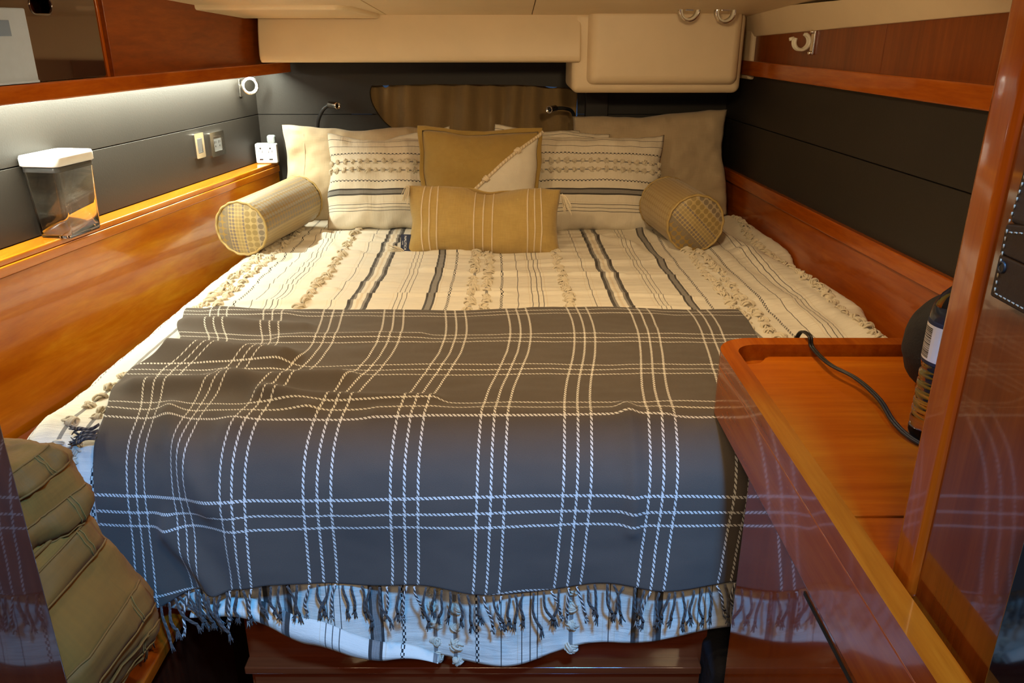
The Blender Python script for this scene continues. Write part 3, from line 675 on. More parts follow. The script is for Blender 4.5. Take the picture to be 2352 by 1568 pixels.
def blanket_pt(s, a):
    fy = BY - a + .012 * math.sin(s * 5) * (1 - a) - .03 * max(0, s - .0) * (1 - a)
    if a < .3: fy += .006 * math.sin(s * 14) * (1 - a / .3)
    E = [(0, .007), (.10, .030), (.21, .072), (.27, .075), (.34, .035), (.42, .045), (.55, .080), (.68, .09), (.80, .09), (1, .10)]
    for (a0, e0), (a1, e1) in zip(E, E[1:]):
        if a0 <= a <= a1: jag = (e0 + (e1 - e0) * sstep(a0, a1, a)) * sstep(-.35, -.745, s); break
    fx = s - .055 * sstep(.25, .75, a) * (1 - sstep(-.35, -.745, s)) + jag + .010 * math.sin(a * 11 + s * 2) * sstep(-.745, -.5, s)
    p, n = drape(fx, fy)
    h = .010 + .004 * (1 + fbm(s * 2.5, a * 4, 21)) + .003 * (1 + fbm(s * 6, a * 11, 4))
    for A_, B_, hh, ww in BR:
        d, t = seg_dist(s, BY - a, A_, B_)
        if d < 3 * ww: h += hh * gauss(d, ww)
    drop = ZM - p.z
    h += sstep(.05, .25, drop) * (.010 * (1 + math.sin(s * 19 + 2)) + .006 * (1 + math.sin(s * 41 + a * 3)) * sstep(.1, .3, drop) * .6 + .012 * sstep(.35, -.2, s) * 0)
    q = p + n * h
    if q.x < -.54: q.z = max(q.z, -.895)
    return q
bm = B(); uvl = bm.loops.layers.uv.new('UVMap')
bmap = lambda u_, t: (BX0 + (BX1 - BX0) * u_, AE(BX0 + (BX1 - BX0) * u_) * t)
grid(bm, 300, 220, lambda u_, t: blanket_pt(*bmap(u_, t)), bmap, uvl)
bl = mesh_obj('plaid_blanket', bm, M_plaid, smooth=True); so = bl.modifiers.new('s', 'SOLIDIFY'); so.thickness = .0045; so.offset = 1
tag(bl, 'dark grey plaid wool throw with white lines and fringe over the foot', 'blanket')
def tas_mesh(seed, mat):
    rnd = random.Random(seed); bm = B(); uvl = bm.loops.layers.uv.new('UVMap'); L = .056 * rnd.uniform(.85, 1.1)
    bx = rnd.uniform(-.010, .010); pts = []
    for i in range(9):
        t = i / 8; pts.append(Vector((bx * t * t + .0025 * math.sin(t * 5 + seed), -.002 - .004 * math.sin(PI * t), -L * t)))
    tube(bm, pts, [.0020 + .0006 * (i / 8) for i in range(9)], 6, uvl=uvl)
    e = pts[-1]
    for k in range(7):
        a = rnd.uniform(0, 6.28); d = Vector((math.cos(a) * rnd.uniform(.002, .007), math.sin(a) * .003, -rnd.uniform(.010, .018)))
        tube(bm, [e + Vector((0, 0, .004)), e + d * .5 + Vector((0, 0, -.001)), e + d], [.0016, .0013, .0006], 4, uvl=uvl)
    me = bpy.data.meshes.new('tassel'); bm.to_mesh(me); bm.free(); me.materials.append(mat); return me
TD = [tas_mesh(k, M_tasd) for k in range(8)]; TW = [tas_mesh(k + 20, M_tasw) for k in range(6)]
s = BX0 + .006; rnd = random.Random(11)
while s < BX1:
    q = (s - .008 + .06675) % .1335 - .06675; near = min(abs(q), abs(q - .0213), abs(q + .0213)) < .006
    p = blanket_pt(s, AE(s) - .001); n = (blanket_pt(s, AE(s) - .02) - p)
    o = bpy.data.objects.new('tassel', rnd.choice(TW if near else TD)); COL.objects.link(o); o.parent = bl; o.location = p + Vector((0, -.004, .001))
    left = sstep(-.42, -.62, s)
    o.rotation_euler = (R(rnd.uniform(-4, 6) - 35 * left), R(rnd.uniform(-14, 14) + rnd.uniform(-35, 10) * left), R(rnd.uniform(-30, 30))); o.scale = (1, 1, rnd.uniform(.9, 1.12))
    s += .0143 * rnd.uniform(.85, 1.15)
# dark fringe knot at the left upper corner of the drop
for k in range(4):
    p = blanket_pt(BX0, .555 + .007 * k); o = bpy.data.objects.new('tassel', TD[k]); COL.objects.link(o); o.parent = bl; o.location = p + Vector((.004, 0, .010)); o.rotation_euler = (R(-12 + 8 * k), R(84), R(-10 + 6 * k)); o.scale = (1.4, 1.4, .62)

# ================================================================== PILLOWS
def pillow_bm(w_, h_, th, seed=0, pinch=.05, nx=64, nz=52, wr=.006, sag=.0, flat=2.6, dent=None, p=(2.3, .55)):
    bm = B(); uvl = bm.loops.layers.uv.new('UVMap')
    def pos(u, v, side):
        x = w_ / 2 * u * (1 - pinch * math.cos(PI * v / 2) * abs(u) ** 3); z = h_ / 2 * v * (1 - pinch * 1.2 * math.cos(PI * u / 2) * abs(v) ** 3)
        e = max(0, (1 - abs(u) ** p[0])) ** p[1] * max(0, (1 - abs(v) ** p[0])) ** p[1]
        edge = 1 - min(1, min(1 - abs(u), 1 - abs(v)) * 3.0)
        y = th / 2 * e
        on = fbm(x * 5 + seed * 3, z * 5, seed + 40); x += .016 * on * abs(u) ** 2; z += .015 * fbm(x * 5, z * 5 + seed, seed + 60) * abs(v) ** 2
        wrk = wr * (fbm(x * 9 + seed, z * 9, seed) + 1.2 * edge * math.sin((z if abs(u) > abs(v) else x) * 75 + seed + 3 * fbm(x * 6, z * 6, seed)) * .35) * min(1, e * 2.5)
        y += wrk * 1.7
        if dent: y -= dent * gauss(u - .0, .35) * sstep(-.2, 1, v)
        z -= sag * (1 - v) * 0
        z -= (dent or 0) * .35 * gauss(u, .22) * sstep(.2, 1, v)
        if sag: z += -sag * e * .5
        return Vector((x, -y if side > 0 else y, z))
    F = [[bm.verts.new(pos(-1 + 2 * i / nx, -1 + 2 * j / nz, 1)) for i in range(nx + 1)] for j in range(nz + 1)]
    K = [[F[j][i] if i in (0, nx) or j in (0, nz) else bm.verts.new(pos(-1 + 2 * i / nx, -1 + 2 * j / nz, -1)) for i in range(nx + 1)] for j in range(nz + 1)]
    for A_, fl in ((F, False), (K, True)):
        for j in range(nz):
            for i in range(nx):
                idx = ((i, j), (i + 1, j), (i + 1, j + 1), (i, j + 1)); idx = idx[::-1] if fl else idx
                f = bm.faces.new([A_[b_][a_] for a_, b_ in idx]); f.smooth = True
                for lp, (a_, b_) in zip(f.loops, idx): lp[uvl].uv = (w_ * (a_ / nx - .5), h_ * (b_ / nz - .5))
    return bm, pos
def place(c, yaw=0, lean=20, roll=0): return Matrix.Translation(Vector(c)) @ Matrix.Rotation(R(yaw), 4, 'Z') @ Matrix.Rotation(R(-lean), 4, 'X') @ Matrix.Rotation(R(roll), 4, 'Y')
def standing(u, vb, h_, lean, zb=ZM + .0):
    """centre of a pillow whose front bottom edge shows at row vb"""
    p = pz(u, vb, zb); return p + Vector((0, math.sin(R(lean)) * h_ / 2, math.cos(R(lean)) * h_ / 2))
def pillow(name, label, c, yaw, lean, roll, w_, h_, th, mat, **kw):
    t = thing(name, label, 'pillow', {'sleeping_pillow': 'large beige pillows in the back corners', 'cream_pillow': 'plain cream pillows peeping out', 'striped_sham': 'black-striped shams'}.get(name), matrix=place(c, yaw, lean, roll)); bm, pos = pillow_bm(w_, h_, th, **kw)
    mesh_obj('pillowcase', bm, mat, t, True); return t, pos
# two big beige sleeping pillows
tA, posA = pillow('sleeping_pillow', 'large beige pillow standing in the left back corner', Vector((-.475, 2.745, -.462)), 6, 16, 1.5, .60, .325, .15, M_beige, seed=1, pinch=.03, wr=.010)
bm = B(); tube(bm, [posA(-.76, -.97 + .194 * k, 1) for k in range(11)], .0016, 5); mesh_obj('hem_seam', bm, M_beige, tA)
tE, _ = pillow('sleeping_pillow', 'large beige pillow standing in the right back corner', Vector((.466, 2.745, -.430)), -4, 14, -3.0, .525, .355, .15, M_beige, seed=4, pinch=.04, wr=.008)
pillow('cream_pillow', 'plain cream pillow, one corner peeping out left of the mustard cushion', Vector((-.335, 2.69, -.458)), 0, 16, -9, .30, .30, .07, M_cream, seed=6, pinch=.06)
pillow('cream_pillow', 'plain cream pillow, top edge showing behind the right striped sham', Vector((.080, 2.73, -.458)), 0, 14, 2, .27, .30, .06, M_cream, seed=8, pinch=.04)
def sham(label, c, yaw, lean, roll, w_, h_, th, seed, poms=True):
    t, pos = pillow('striped_sham', label, c, yaw, lean, roll, w_, h_, th, M_sham, seed=seed, pinch=.035, wr=.007)
    rnd = random.Random(seed)
    if poms:
        for zc in (.058, .030):
            n = int(w_ / .0255)
            for k in range(n + 1):
                u = -1 + 2 * (k + .3) / (n + .6); v = zc / (h_ / 2); p = pos(u, v, 1); e = .03
                nn = (pos(u + e, v, 1) - pos(u - e, v, 1)).cross(pos(u, v + e, 1) - pos(u, v - e, 1)).normalized()
                pompom(t, p, nn if nn.y < 0 else -nn, .0105, rnd)
    return t
sham('cream striped sham, mostly hidden, corner showing right of the window centre', Vector((.122, 2.665, -.446)), 0, 16, 5, .37, .30, .06, 12, False)
sham('cream black-striped sham with two pompom rows, left of the mustard cushion', Vector((-.385, 2.585, -.462)), 3, 24, 1.5, .42, .31, .13, 15)
sham('cream black-striped sham with two pompom rows, right of the mustard cushion', Vector((.262, 2.585, -.460)), -2, 24, .5, .44, .31, .13, 18)
# mustard and white square cushion
tF = thing('square_cushion', 'square mustard cushion with white corner and diagonal knotted rope', 'cushion', matrix=place(Vector((-.095, 2.435, -.450)), 0, 20, 0))
g = G('mustard_and_white_cotton'); tc = g.n('ShaderNodeTexCoord'); sep = g.n('ShaderNodeSeparateXYZ'); g.t.links.new(tc.outputs['UV'], sep.inputs[0])
dg = g.math('LESS_THAN', sep.outputs[1], g.math('SUBTRACT', g.math('MULTIPLY', sep.outputs[0], .93), .002)); n = g.noise(g.coord('UV', (60, 60, 1)), 1, 4)
col = g.mix(dg, g.mix(n, (.31, .195, .045), (.38, .245, .062)), g.mix(n, (.72, .65, .53), (.80, .73, .60))); g.bump(g.noise(g.coord('UV', (700, 700, 1)), 1, 2), .4, .002)
bm, pos = pillow_bm(.345, .345, .155, seed=22, pinch=.03, wr=.004); mesh_obj('cushion_cover', bm, g.fin(col, .95, Sheen_Weight=.15), tF, True)
# flanged edge
bm = B(); uvl = bm.loops.layers.uv.new('UVMap')
def fl(s, t):
    a = s * 4; k = int(a) % 4; f = a - int(a); c = [(-1, -1), (1, -1), (1, 1), (-1, 1)]; p0, p1 = c[k], c[(k + 1) % 4]; u = p0[0] + (p1[0] - p0[0]) * f; v = p0[1] + (p1[1] - p0[1]) * f
    p = pos(u, v, 1); o = 1 + t * (.075 + .01 * math.sin(s * 60)); return Vector((p.x * o, p.y + .006 * math.sin(s * 45) * t, p.z * o))
grid(bm, 160, 4, fl, lambda s, t: (s, t * .02), uvl); o = mesh_obj('flange', bm, M_must, tF, True); o.modifiers.new('s', 'SOLIDIFY').thickness = .003
bm = B(); uvl = bm.loops.layers.uv.new('UVMap'); rp = []
for k in range(31):
    u = -1 + 2.08 * k / 30; v = u * .93 - .01; uu, vv = min(1, u), min(1, v); p = pos(max(-1, uu), max(-1, vv), 1); rp.append(Vector((p.x * max(1, abs(u)), p.y - .003, p.z * max(1, abs(v)))))
tube(bm, rp, .0052, 8, uvl=uvl); mesh_obj('rope', bm, M_ropet, tF)
for k in (9, 16, 24):
    c = rp[k]; bm = B(); d = (rp[k + 1] - rp[k]).normalized()
    for j in range(3): torus(bm, c + d * (j - 1) * .0045 + Vector((0, -.001, 0)), d + Vector((.3 * (j - 1), 0, .3)), .0062, .0042, 14, 7)
    mesh_obj('rope_knot', bm, M_rope, tF)
# lumbar cushion
cG = Vector((-.080, 2.270, -.513)); tG = thing('lumbar_cushion', 'oblong mustard lumbar cushion with cream cords, frontmost on the bed', 'cushion', matrix=place(cG, -1, 24, 1.2))
bm, posG = pillow_bm(.445, .205, .135, seed=31, pinch=.06, wr=.007, dent=.035); mesh_obj('cushion_cover', bm, M_must2, tG, True)
for x in (-.183, -.158, -.133, -.026, 0, .026, .125, .147, .169):
    pts = []
    for k in range(27):
        v = -1 + 2 * k / 26; u = (x + .006 * sstep(.12, .2, abs(x)) * (1 if x < 0 else -1) * (abs(v) ** 2) * 2) / .2225; p = posG(u, v, 1); pts.append(Vector((p.x, p.y - .0012, p.z)))
    bm = B(); tube(bm, pts, .0021, 6); mesh_obj('cord', bm, M_rope, tG)
def yarn_tassel(parent, p, d, L=.045):
    rnd = random.Random(int(p[0] * 1e4)); bm = B(); p = Vector(p); d = Vector(d).normalized()
    for k in range(26):
        o = Vector((rnd.uniform(-1, 1), rnd.uniform(-1, 1), rnd.uniform(-1, 1))); e = p + d * L * rnd.uniform(.8, 1.05) + o * .011; m = p + d * L * .4 + o * .007 + Vector((0, 0, .002)); tube(bm, catmull([p, m, e], 4), .0011, 4)
    torus(bm, p + d * .006, d, .0035, .0022, 12, 6); mesh_obj('corner_tassel', bm, M_yarn, parent)
yarn_tassel(tG, (-.222, -.004, .100), (-.15, -.3, -1), .052); yarn_tassel(tG, (.222, -.004, .085), (.35, -.2, -1), .058)
yarn_tassel(tG, (-.222, -.006, -.100), (-1, -.1, .25), .05)
yarn_tassel(tG, (.205, -.03, -.100), (.1, -.8, -.3), .02)
bm = B(); box(bm, -.238, -.206, -.010, -.008, -.095, -.045); tgl = mesh_obj('maker_label', bm, M_navy, tG); tgl['label'] = 'navy woven label'
def text_obj(name, body, size, M_, mat, parent):
    cu = bpy.data.curves.new('t', 'FONT'); cu.body = body; cu.size = size; cu.extrude = .0001; cu.align_x = 'CENTER'
    tmp = bpy.data.objects.new('tmp', cu); me = bpy.data.meshes.new_from_object(tmp); bpy.data.objects.remove(tmp); me.transform(M_); me.name = name; me.materials.append(mat)
    o = bpy.data.objects.new(name, me); COL.objects.link(o); o.parent = parent; return o
TM = Matrix.Translation((-.228, -.0106, -.070)) @ Matrix.Rotation(R(90), 4, 'X') @ Matrix.Rotation(R(-90), 4, 'Z')
text_obj('lettering', 'NAUTICA', .0095, TM, M_wplastic, tgl)
text_obj('lettering', 'HOME', .004, TM @ Matrix.Translation((0, -.006, 0)), M_wplastic, tgl)

# bolsters
def bolster(label, p0, p1, r, spin, fspin):
    p0, p1 = Vector(p0), Vector(p1); d = (p1 - p0); L = d.length; q = d.normalized().to_track_quat('Z', 'Y').to_matrix().to_4x4()
    t = thing('bolster', label, 'bolster', 'dotted bolsters', matrix=Matrix.Translation(p0) @ q); bm = B(); uvl = bm.loops.layers.uv.new('UVMap')
    def body(s, tt):
        a = 2 * PI * s + R(spin); z = L * tt; e = min(tt, 1 - tt); rr = r * (1 + .012 * fbm(math.cos(a) * 2, math.sin(a) * 2, z * 9) + .010 * math.sin(a * 3 + z * 9)) * (1 - .05 * gauss(e, .012)) - .0012 * math.sin(a * 38) * gauss(e, .05)
        return Vector((rr * math.cos(a), rr * math.sin(a), z))
    grid(bm, 120, 40, body, lambda s, tt: (L * tt, 2 * PI * r * s), uvl); mesh_obj('bolster_cover', bm, M_dots, t, True)
    for z, sgn in ((0, -1), (L, 1)):
        bm = B(); uvl = bm.loops.layers.uv.new('UVMap')
        def face(s, tt):
            a = 2 * PI * s; rr = r * .97 * tt; return Vector((rr * math.cos(a), rr * math.sin(a), z + sgn * .014 * (1 - tt ** 2) + sgn * .002 * fbm(rr * 20 * math.cos(a), rr * 20 * math.sin(a))))
        fa = R(fspin)
        def fuv(s, tt): a = 2 * PI * s + fa; rr = r * .97 * tt; return (rr * math.cos(a), rr * math.sin(a))
        grid(bm, 64, 14, face, fuv, uvl); mesh_obj('end_disc', bm, M_face, t, True)
        bm = B(); pts = []
        for k in range(96):
            a = 2 * PI * k / 96; rr = r * (.985 + .010 * math.sin(k * 1.1) + .012 * fbm(math.cos(a) * 2, math.sin(a) * 2, 7)); pts.append(Vector((rr * math.cos(a), rr * math.sin(a), z + sgn * .001 + .0012 * math.sin(k * .9))))
        tube(bm, pts, .0036, 7, closed=True); mesh_obj('piping', bm, M_piping, t)
bolster('gold dotted brocade bolster lying against the left side shelf', (-.758, 2.195, -.516), (-.690, 2.58, -.512), .076, -60, 90)
bolster('gold dotted brocade bolster lying at the right, end disc facing out', (.522, 2.235, -.512), (.485, 2.50, -.508), .083, 40, 135)

# ================================================================== CURTAIN AND LAMPS ON THE BACK WALL
bm = B(); uvl = bm.loops.layers.uv.new('UVMap')
xa, xb = py(848, 200, 2.94).x, py(1325, 200, 2.94).x
def curt(s, t):
    x = xa + (xb - xa) * s; top = -.166 - .018 * gauss(s - .075, .022) - .003 * abs(math.sin(s * 19)) - .020 * gauss(s - .88, .06)
    y = 2.942 + .012 * math.sin(s * 52 + 1.2 * math.sin(s * 9) + t * .8) + .006 * math.sin(s * 23) + .006 * t
    z = top + (-.46 - top) * t; x += .006 * math.sin(t * 5 + s * 20) * .6
    return Vector((x, y, z))
grid(bm, 150, 30, curt, lambda s, t: (s * .7, t * .35), uvl); cur = mesh_obj('window_curtain', bm, M_khaki, smooth=True); cur.modifiers.new('s', 'SOLIDIFY').thickness = .0015
tag(cur, 'brown cloth curtain sagging across the hull window', 'curtain')
def reading_lamp(label, head, hd, neck):
    t = thing('reading_lamp', label, 'lamp', 'gooseneck reading lamps'); hd = Vector(hd).normalized(); q = hd.to_track_quat('Z', 'Y').to_matrix().to_4x4(); M_ = Matrix.Translation(head) @ q
    bm = B(); lathe(bm, [(.0085, -.044), (.0115, -.040), (.0118, -.004), (.0125, 0), (.0105, .001), (.009, -.006), (.001, -.007)], M_, 28); mesh_obj('lamp_head', bm, M_chrome, t)
    bm = B(); lathe(bm, [(.0088, -.0055), (.0060, -.0045), (.0015, -.003)], M_, 20); mesh_obj('lens', bm, M_blackgl, t)
    bm = B(); tube(bm, catmull([Vector(head) - hd * .044] + neck, 8), .0062, 10); mesh_obj('gooseneck', bm, M_black, t)
    bm = B(); e = Vector(neck[-1]); lathe(bm, [(.016, 0), (.016, .012), (.010, .016)], Matrix.Translation(e + Vector((0, .015, 0))) @ Matrix.Rotation(R(90), 4, 'X'), 24); mesh_obj('wall_base', bm, M_chrome, t)
hL = py(776, 243, 2.80)
reading_lamp('chrome gooseneck reading lamp left of the window', hL, (.8, -.55, -.02), [hL + Vector((-.060, .030, -.018)), hL + Vector((-.083, .045, -.06)), hL + Vector((-.09, .07, -.11)), hL + Vector((-.09, .085, -.13))])
hR = py(1261, 252, 2.78)
reading_lamp('chrome gooseneck reading lamp in front of the curtain right end', hR, (-.55, -.85, -.03), [hR + Vector((.055, .05, .0)), hR + Vector((.085, .085, -.015)), hR + Vector((.098, .095, -.06)), hR + Vector((.10, .105, -.09))])
# chrome rings
def ring(label, c, axis, plate, r=.030, liner=True, mat=M_chrome, lmat=M_ivory):
    t = thing('ring_holder', label, 'ring', 'chrome ring holders'); c = Vector(c); ax = Vector(axis).normalized()
    bm = B(); torus(bm, c, ax, r, .0022, 40, w=.008); mesh_obj('ring', bm, mat, t, True)
    if liner: bm = B(); torus(bm, c, ax, r - .004, .0022, 40, w=.0085); o = mesh_obj('liner', bm, lmat, t, True); o['label'] = 'pale plastic liner'
    bm = B(); plate(bm); bev(mesh_obj('mounting_plate', bm, mat, t), .0015)
    return t
for u, v, lab in ((1583, 22, 'chrome ring with pale liner hanging under the white box, left of two'), (1666, 26, 'chrome ring with pale liner hanging under the white box, right of two')):
    c = py(u, v, 2.44); zt = c.z + .0285
    ring(lab, c, (.25, -1, -.1), lambda bm, c=c, zt=zt: (box(bm, c.x - .030, c.x + .030, c.y - .008, c.y + .008, zt + .001, zt + .006), box(bm, c.x - .012, c.x + .012, c.y - .006, c.y + .006, zt - .004, ZC + .002)), .029)
c = LW(2.78, .036 + OG, py(572, 197, 2.78).z); wp = LW(2.78, OG, c.z)
ring('chrome ring lit white under the left locker', c, (.6, -1, 0), lambda bm: (lbox(bm, LW, 2.77, 2.79, OG, OG + .006, c.z - .035, c.z + .02), prism(bm, [wp + Vector((0, -.004, -.006)), wp + Vector((0, .006, -.006)), wp + Vector((0, .006, .004)), wp + Vector((0, -.004, .004))], [c + Vector((-.024, -.004, -.006)), c + Vector((-.024, .006, -.006)), c + Vector((-.024, .006, .004)), c + Vector((-.024, -.004, .004))])), .026, lmat=M_wplastic)
# white open clip on the right upper panel
c0 = RW(2.235, .006, py(1870, 98, 2.2).z); ck = thing('open_clip', 'ivory plastic open hook clip on the right upper panel', 'clip')
cc = c0 + nR * .034 + Vector((0, 0, .002)); ax = Vector((.35, -1, 0)).normalized(); e1 = nR; e2 = Vector((0, 0, 1)); bm = B()
pts = [cc + e1 * (.020 * math.cos(R(a))) + e2 * (.020 * math.sin(R(a))) for a in range(-250, 36, 12)]
for k in (-1, 0, 1): tube(bm, [p + ax * .0045 * k for p in pts], .0042, 8)
tube(bm, [pts[-1] + ax * -.005, pts[-1] + e1 * .012 - e2 * .003 + ax * -.005], .0045, 8); mesh_obj('hook', bm, M_ivory, ck, True)
bm = B(); lbox(bm, RW, c0.y - .010, c0.y + .010, .006, .012, c0.z - .030, c0.z + .030); bev(mesh_obj('base_plate', bm, M_chrome, ck), .002)
for dz in (-.026, .026):
    bm = B(); lathe(bm, [(.005, 0), (.0055, .004), (.003, .008)], Matrix.Translation(RW(c0.y, .011, c0.z + dz)) @ nR.to_track_quat('Z', 'Y').to_matrix().to_4x4(), 14); mesh_obj('screw', bm, M_chrome, ck)

# ================================================================== LEFT WALL FITTINGS
def plate(label, y, z, w_, h_, name, build):
    t = thing(name, label, 'switch' if 'switch' in name else 'socket', matrix=wall_matrix(y, OG, z)); b_ = holed(rrect(w_, h_, .004), [rrect(w_ * .56, h_ * .60, .002)], .004); b_.transform(Matrix.Translation((0, -.004, 0))); o = mesh_obj('frame', b_, M_chrome, t)
    bev(o, .0015, 2); build(t, w_ * .56, h_ * .60)
M_greyp = simple('grey_plastic', (.13, .13, .13), .4)
def sw(t, a, b_): bm = B(); prism(bm, [(-a / 2, -.002, -b_ / 2), (a / 2, -.002, -b_ / 2), (a / 2, -.002, b_ / 2), (-a / 2, -.002, b_ / 2)], [(-a / 2 + .001, -.006, -b_ / 2 + .001), (a / 2 - .001, -.006, -b_ / 2 + .001), (a / 2 - .001, -.009, b_ / 2 - .001), (-a / 2 + .001, -.009, b_ / 2 - .001)]); bev(mesh_obj('rocker', bm, M_greyp, t), .001)
def sk(t, a, b_):
    bm = B(); box(bm, -a / 2, a / 2, -.006, -.001, -b_ / 2, b_ / 2); o = bev(mesh_obj('socket_face', bm, M_greyp, t), .001); bm = B()
    for cx in (-.013, .013):
        box(bm, cx - .005, cx - .0035, -.0068, -.005, .002, .010); box(bm, cx + .0035, cx + .005, -.0068, -.005, .003, .009); lathe(bm, [(.0022, 0), (.0022, .001)], Matrix.Translation((cx, -.0058, -.006)) @ Matrix.Rotation(R(90), 4, 'X'), 12)
    mesh_obj('slots', bm, M_black, o)
def wy(u): # wall y for column u at mid height
    d = ray(u, 335); k = (LWx(0) + OG * 1.01) / (d.x - .155 * d.y); return d.y * k, d.z * k
y_, z_ = wy(451); plate('small chrome-framed rocker switch on left wall, left of the socket', y_, z_, .052, .074, 'light_switch', sw)
y_, z_ = wy(493); plate('wide chrome-framed double socket on left wall', y_, z_ + .006, .088, .074, 'wall_socket', sk)
# white power adapter on the back end of the shelf with a grey plug
c = LW(2.83, -.026, -.4325); pw = thing('power_adapter', 'white multi-plug power adapter at the far end of the left shelf', 'adapter', matrix=Matrix.Translation((c.x + .004, c.y, c.z)) @ Matrix.Rotation(R(4), 4, 'Z'))
bm = B(); box(bm, -.024, .050, -.014, .016, 0, .068); bev(mesh_obj('housing', bm, M_wplastic, pw), .006, 4)
bm = B()
for cx in (-.005, .028):
    box(bm, cx - .0065, cx - .005, -.0148, -.0135, .036, .045); box(bm, cx + .005, cx + .0065, -.0148, -.0135, .036, .045); lathe(bm, [(.003, 0), (.003, .001)], Matrix.Translation((cx, -.0142, .052)) @ Matrix.Rotation(R(90), 4, 'X'), 12)
    box(bm, cx - .006, cx + .006, -.0148, -.0135, .012, .0165)
mesh_obj('slots', bm, M_black, pw)
bm = B(); box(bm, .018, .046, -.008, .018, .068, .095); pl = bev(mesh_obj('grey_plug', bm, simple('grey_plug_plastic', (.30, .34, .36), .4)), .007, 3); pl.matrix_world = pw.matrix_world.copy(); PLACED.add(pl); tag(pl, 'grey plug in the top of the white power adapter', 'plug')
# clear food container with white lid standing on the shelf
cy = 1.80; ct = thing('food_container', 'clear plastic food container with white lid on the left shelf', 'container', matrix=wall_matrix(cy, -.006, -.4325))
def loft(bm, secs, cap=True, n=6):
    rings = [[bm.verts.new((x, y, z)) for x, y in rrect(a, b_, r, 0, 0, n)] for a, b_, r, z in secs]
    for A_, B_ in zip(rings, rings[1:]):
        m = len(A_)
        for k in range(m):
            f = bm.faces.new((A_[k], A_[(k + 1) % m], B_[(k + 1) % m], B_[k])); f.smooth = True
    if cap: bm.faces.new(rings[0][::-1]); bm.faces.new(rings[-1])
bm = B(); loft(bm, [(.112, .072, .010, .0), (.116, .076, .012, .004), (.130, .088, .013, .150), (.130, .088, .013, .158), (.124, .082, .011, .158), (.124, .082, .011, .150), (.111, .071, .010, .007), (.105, .065, .008, .0055)])
mesh_obj('tub', bm, M_clear, ct)
bm = B(); loft(bm, [(.124, .082, .011, .146), (.126, .084, .011, .147), (.126, .084, .011, .154), (.124, .082, .011, .156)]); mesh_obj('seal', bm, M_greyp, ct)
bm = B(); loft(bm, [(.132, .090, .014, .158), (.138, .096, .016, .160), (.138, .096, .016, .176), (.134, .092, .015, .181), (.120, .078, .012, .182), (.116, .074, .012, .180), (.02, .02, .005, .180)]); mesh_obj('lid', bm, M_wplastic, ct)

# ================================================================== BACKPACK
bp = thing('backpack', 'tan military-style backpack with webbing loops on the left ledge', 'backpack')
def lump(c, size, rot, seed, amp=.06, n=48, m=36, e=.55):
    M_ = Matrix.Translation(c) @ Matrix.Rotation(R(rot[2]), 4, 'Z') @ Matrix.Rotation(R(rot[1]), 4, 'Y') @ Matrix.Rotation(R(rot[0]), 4, 'X')
    sg = lambda x, p: math.copysign(abs(x) ** p, x)
    def f(s, t, off=0.0):
        a = 2 * PI * s; b_ = PI * (t - .5); cx = sg(math.cos(b_), e) * sg(math.cos(a), e); cyy = sg(math.cos(b_), e) * sg(math.sin(a), e); cz = sg(math.sin(b_), e)
        v = Vector((cx, cyy, cz)); k = 1 + amp * fbm(cx * 1.6 + seed, cyy * 1.6, cz * 1.6, 4) + amp * .35 * (1 - abs(fbm(cx * 3 + seed, cyy * 3, cz * 3 + seed, 3))) ** 6 + off
        return M_ @ Vector((v.x * size[0] * k, v.y * size[1] * k, v.z * size[2] * k))
    return f
def lump_obj(name, f, mat, parent, n=64, m=48):
    bm = B(); uvl = bm.loops.layers.uv.new('UVMap'); grid(bm, n, m, f, lambda s, t: (s * .8, t * .4), uvl); bmesh.ops.remove_doubles(bm, verts=bm.verts, dist=.0002); return mesh_obj(name, bm, mat, parent, True)
fm = lump(Vector((-.705, .870, -.775)), (.165, .150, .150), (6, -24, -12), 2, .07, e=.60); lump_obj('main_compartment', fm, M_coy, bp, 96, 72)
fu = lump(Vector((-.715, .925, -.600)), (.125, .085, .075), (4, -14, -14), 9, .09, e=.62); lump_obj('top_pouch', fu, M_coy, bp)
def web(f, t0, t1, s0, s1, off=.03, n=60, bars=6):
    bm = B(); uvl = bm.loops.layers.uv.new('UVMap')
    grid(bm, n, 4, lambda a, b_: f(s0 + (s1 - s0) * a, t0 + (t1 - t0) * b_, off), lambda a, b_: (a * .5, b_ * .025), uvl); o = mesh_obj('webbing_strap', bm, M_coyweb, bp, True); o.modifiers.new('s', 'SOLIDIFY').thickness = .0025
    bm = B()
    for k in range(bars):
        q = s0 + (s1 - s0) * (k + .5) / bars
        for dq in (-.003, .003): tube(bm, [f(q + dq, t0 + (t1 - t0) * b_ / 4, off + .006) for b_ in range(5)], .0007, 4)
    mesh_obj('bar_stitching', bm, M_stitch, o)
    for tt in (t0, t1):
        bm = B(); tube(bm, [f(s0 + (s1 - s0) * k / n, tt, off) for k in range(n + 1)], .0016, 5); mesh_obj('webbing_edge', bm, M_coyweb, o)
M_stitch = simple('coyote_thread', (.26, .13, .02), .9)
for t0 in (.26, .40, .54): web(fm, t0, t0 + .075, .55, 1.08)
for t0 in (.34, .56): web(fu, t0, t0 + .15, .58, 1.06, bars=5)
def seam(f, t0, t1, s0, s1, off=.012, r=.0016, n=40, mat=None):
    bm = B(); tube(bm, [f(s0 + (s1 - s0) * k / n, t0 + (t1 - t0) * k / n, off) for k in range(n + 1)], r, 6); mesh_obj('seam_piping', bm, mat or M_coyweb, bp)
seam(fm, .66, .66, .50, 1.10, r=.0028); seam(fm, .70, .88, .70, .95, r=.0022, mat=M_stitch); seam(fm, .69, .84, .64, .86, r=.0022, mat=M_stitch); seam(fm, .22, .22, .55, 1.08, r=.0028)
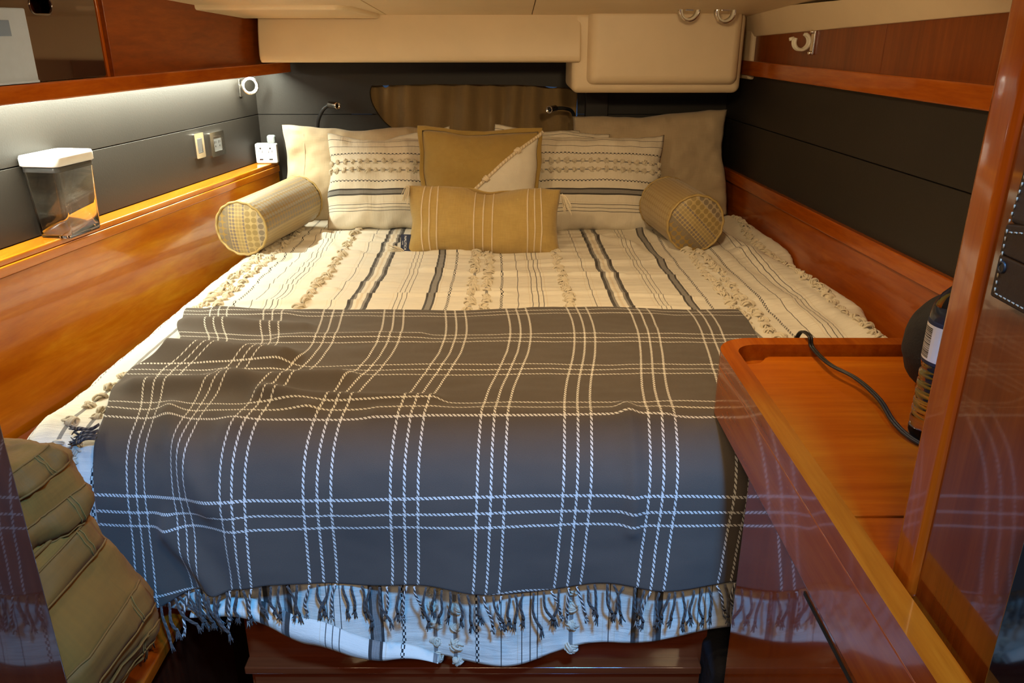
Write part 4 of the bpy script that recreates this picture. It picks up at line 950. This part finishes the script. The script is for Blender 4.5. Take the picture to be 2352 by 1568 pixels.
bm = B(); uvl = bm.loops.layers.uv.new('UVMap')
grid(bm, 30, 8, lambda a, b_: fm(.60 + .22 * a + .05 * b_, .66 + .05 * b_ + .16 * a, .02 + .03 * math.sin(PI * a) * b_), lambda a, b_: (a * .2, b_ * .05), uvl); o = mesh_obj('zip_flap', bm, M_coyweb, bp, True); o.modifiers.new('s', 'SOLIDIFY').thickness = .003
# carry loop standing up at the top
bm = B(); uvl = bm.loops.layers.uv.new('UVMap'); cp_ = catmull([(-.80, .96, -.56), (-.775, .975, -.50), (-.76, .98, -.462), (-.735, .985, -.455), (-.715, .985, -.470), (-.72, .98, -.495)], 6)
grid(bm, 1, len(cp_) - 1, lambda a, b_: cp_[round(b_ * (len(cp_) - 1))] + Vector((0, -.012 + .024 * a, .012 * a)), lambda a, b_: (a * .02, b_ * .2), uvl); o = mesh_obj('carry_loop', bm, M_coyweb, bp, True); o.modifiers.new('s', 'SOLIDIFY').thickness = .003
bm = B(); uvl = bm.loops.layers.uv.new('UVMap'); fs_ = catmull([(-.90, .98, -.50), (-.86, .985, -.53), (-.80, .99, -.58), (-.755, .985, -.63)], 6)
grid(bm, 6, len(fs_) - 1, lambda a, b_: fs_[round(b_ * (len(fs_) - 1))] + Vector((.05 * a - .025, -.01 * math.sin(PI * a), .03 * a)), lambda a, b_: (a * .05, b_ * .2), uvl); o = mesh_obj('shoulder_strap', bm, M_coy, bp, True); o.modifiers.new('s', 'SOLIDIFY').thickness = .012

# ================================================================== lift everything from eye level to floor level and put origins at the base
bpy.context.view_layer.update()
for o in list(COL.objects):
    if o.parent or o.type in {'CAMERA', 'LIGHT'}: continue
    if o in PLACED: o.location.z += H; continue
    kids = [c for c in COL.objects if c.parent is o]
    src = ([o] if o.type == 'MESH' else []) + [c for c in kids if c.type == 'MESH' and c.matrix_local == Matrix()]
    pts = [v.co for s_ in src for v in s_.data.vertices]
    c = Vector(((min(p.x for p in pts) + max(p.x for p in pts)) / 2, (min(p.y for p in pts) + max(p.y for p in pts)) / 2, min(p.z for p in pts)))
    if o.type == 'MESH': o.data.transform(Matrix.Translation(-c))
    for k in kids: k.location = k.location - c
    o.location = c + Vector((0, 0, H))
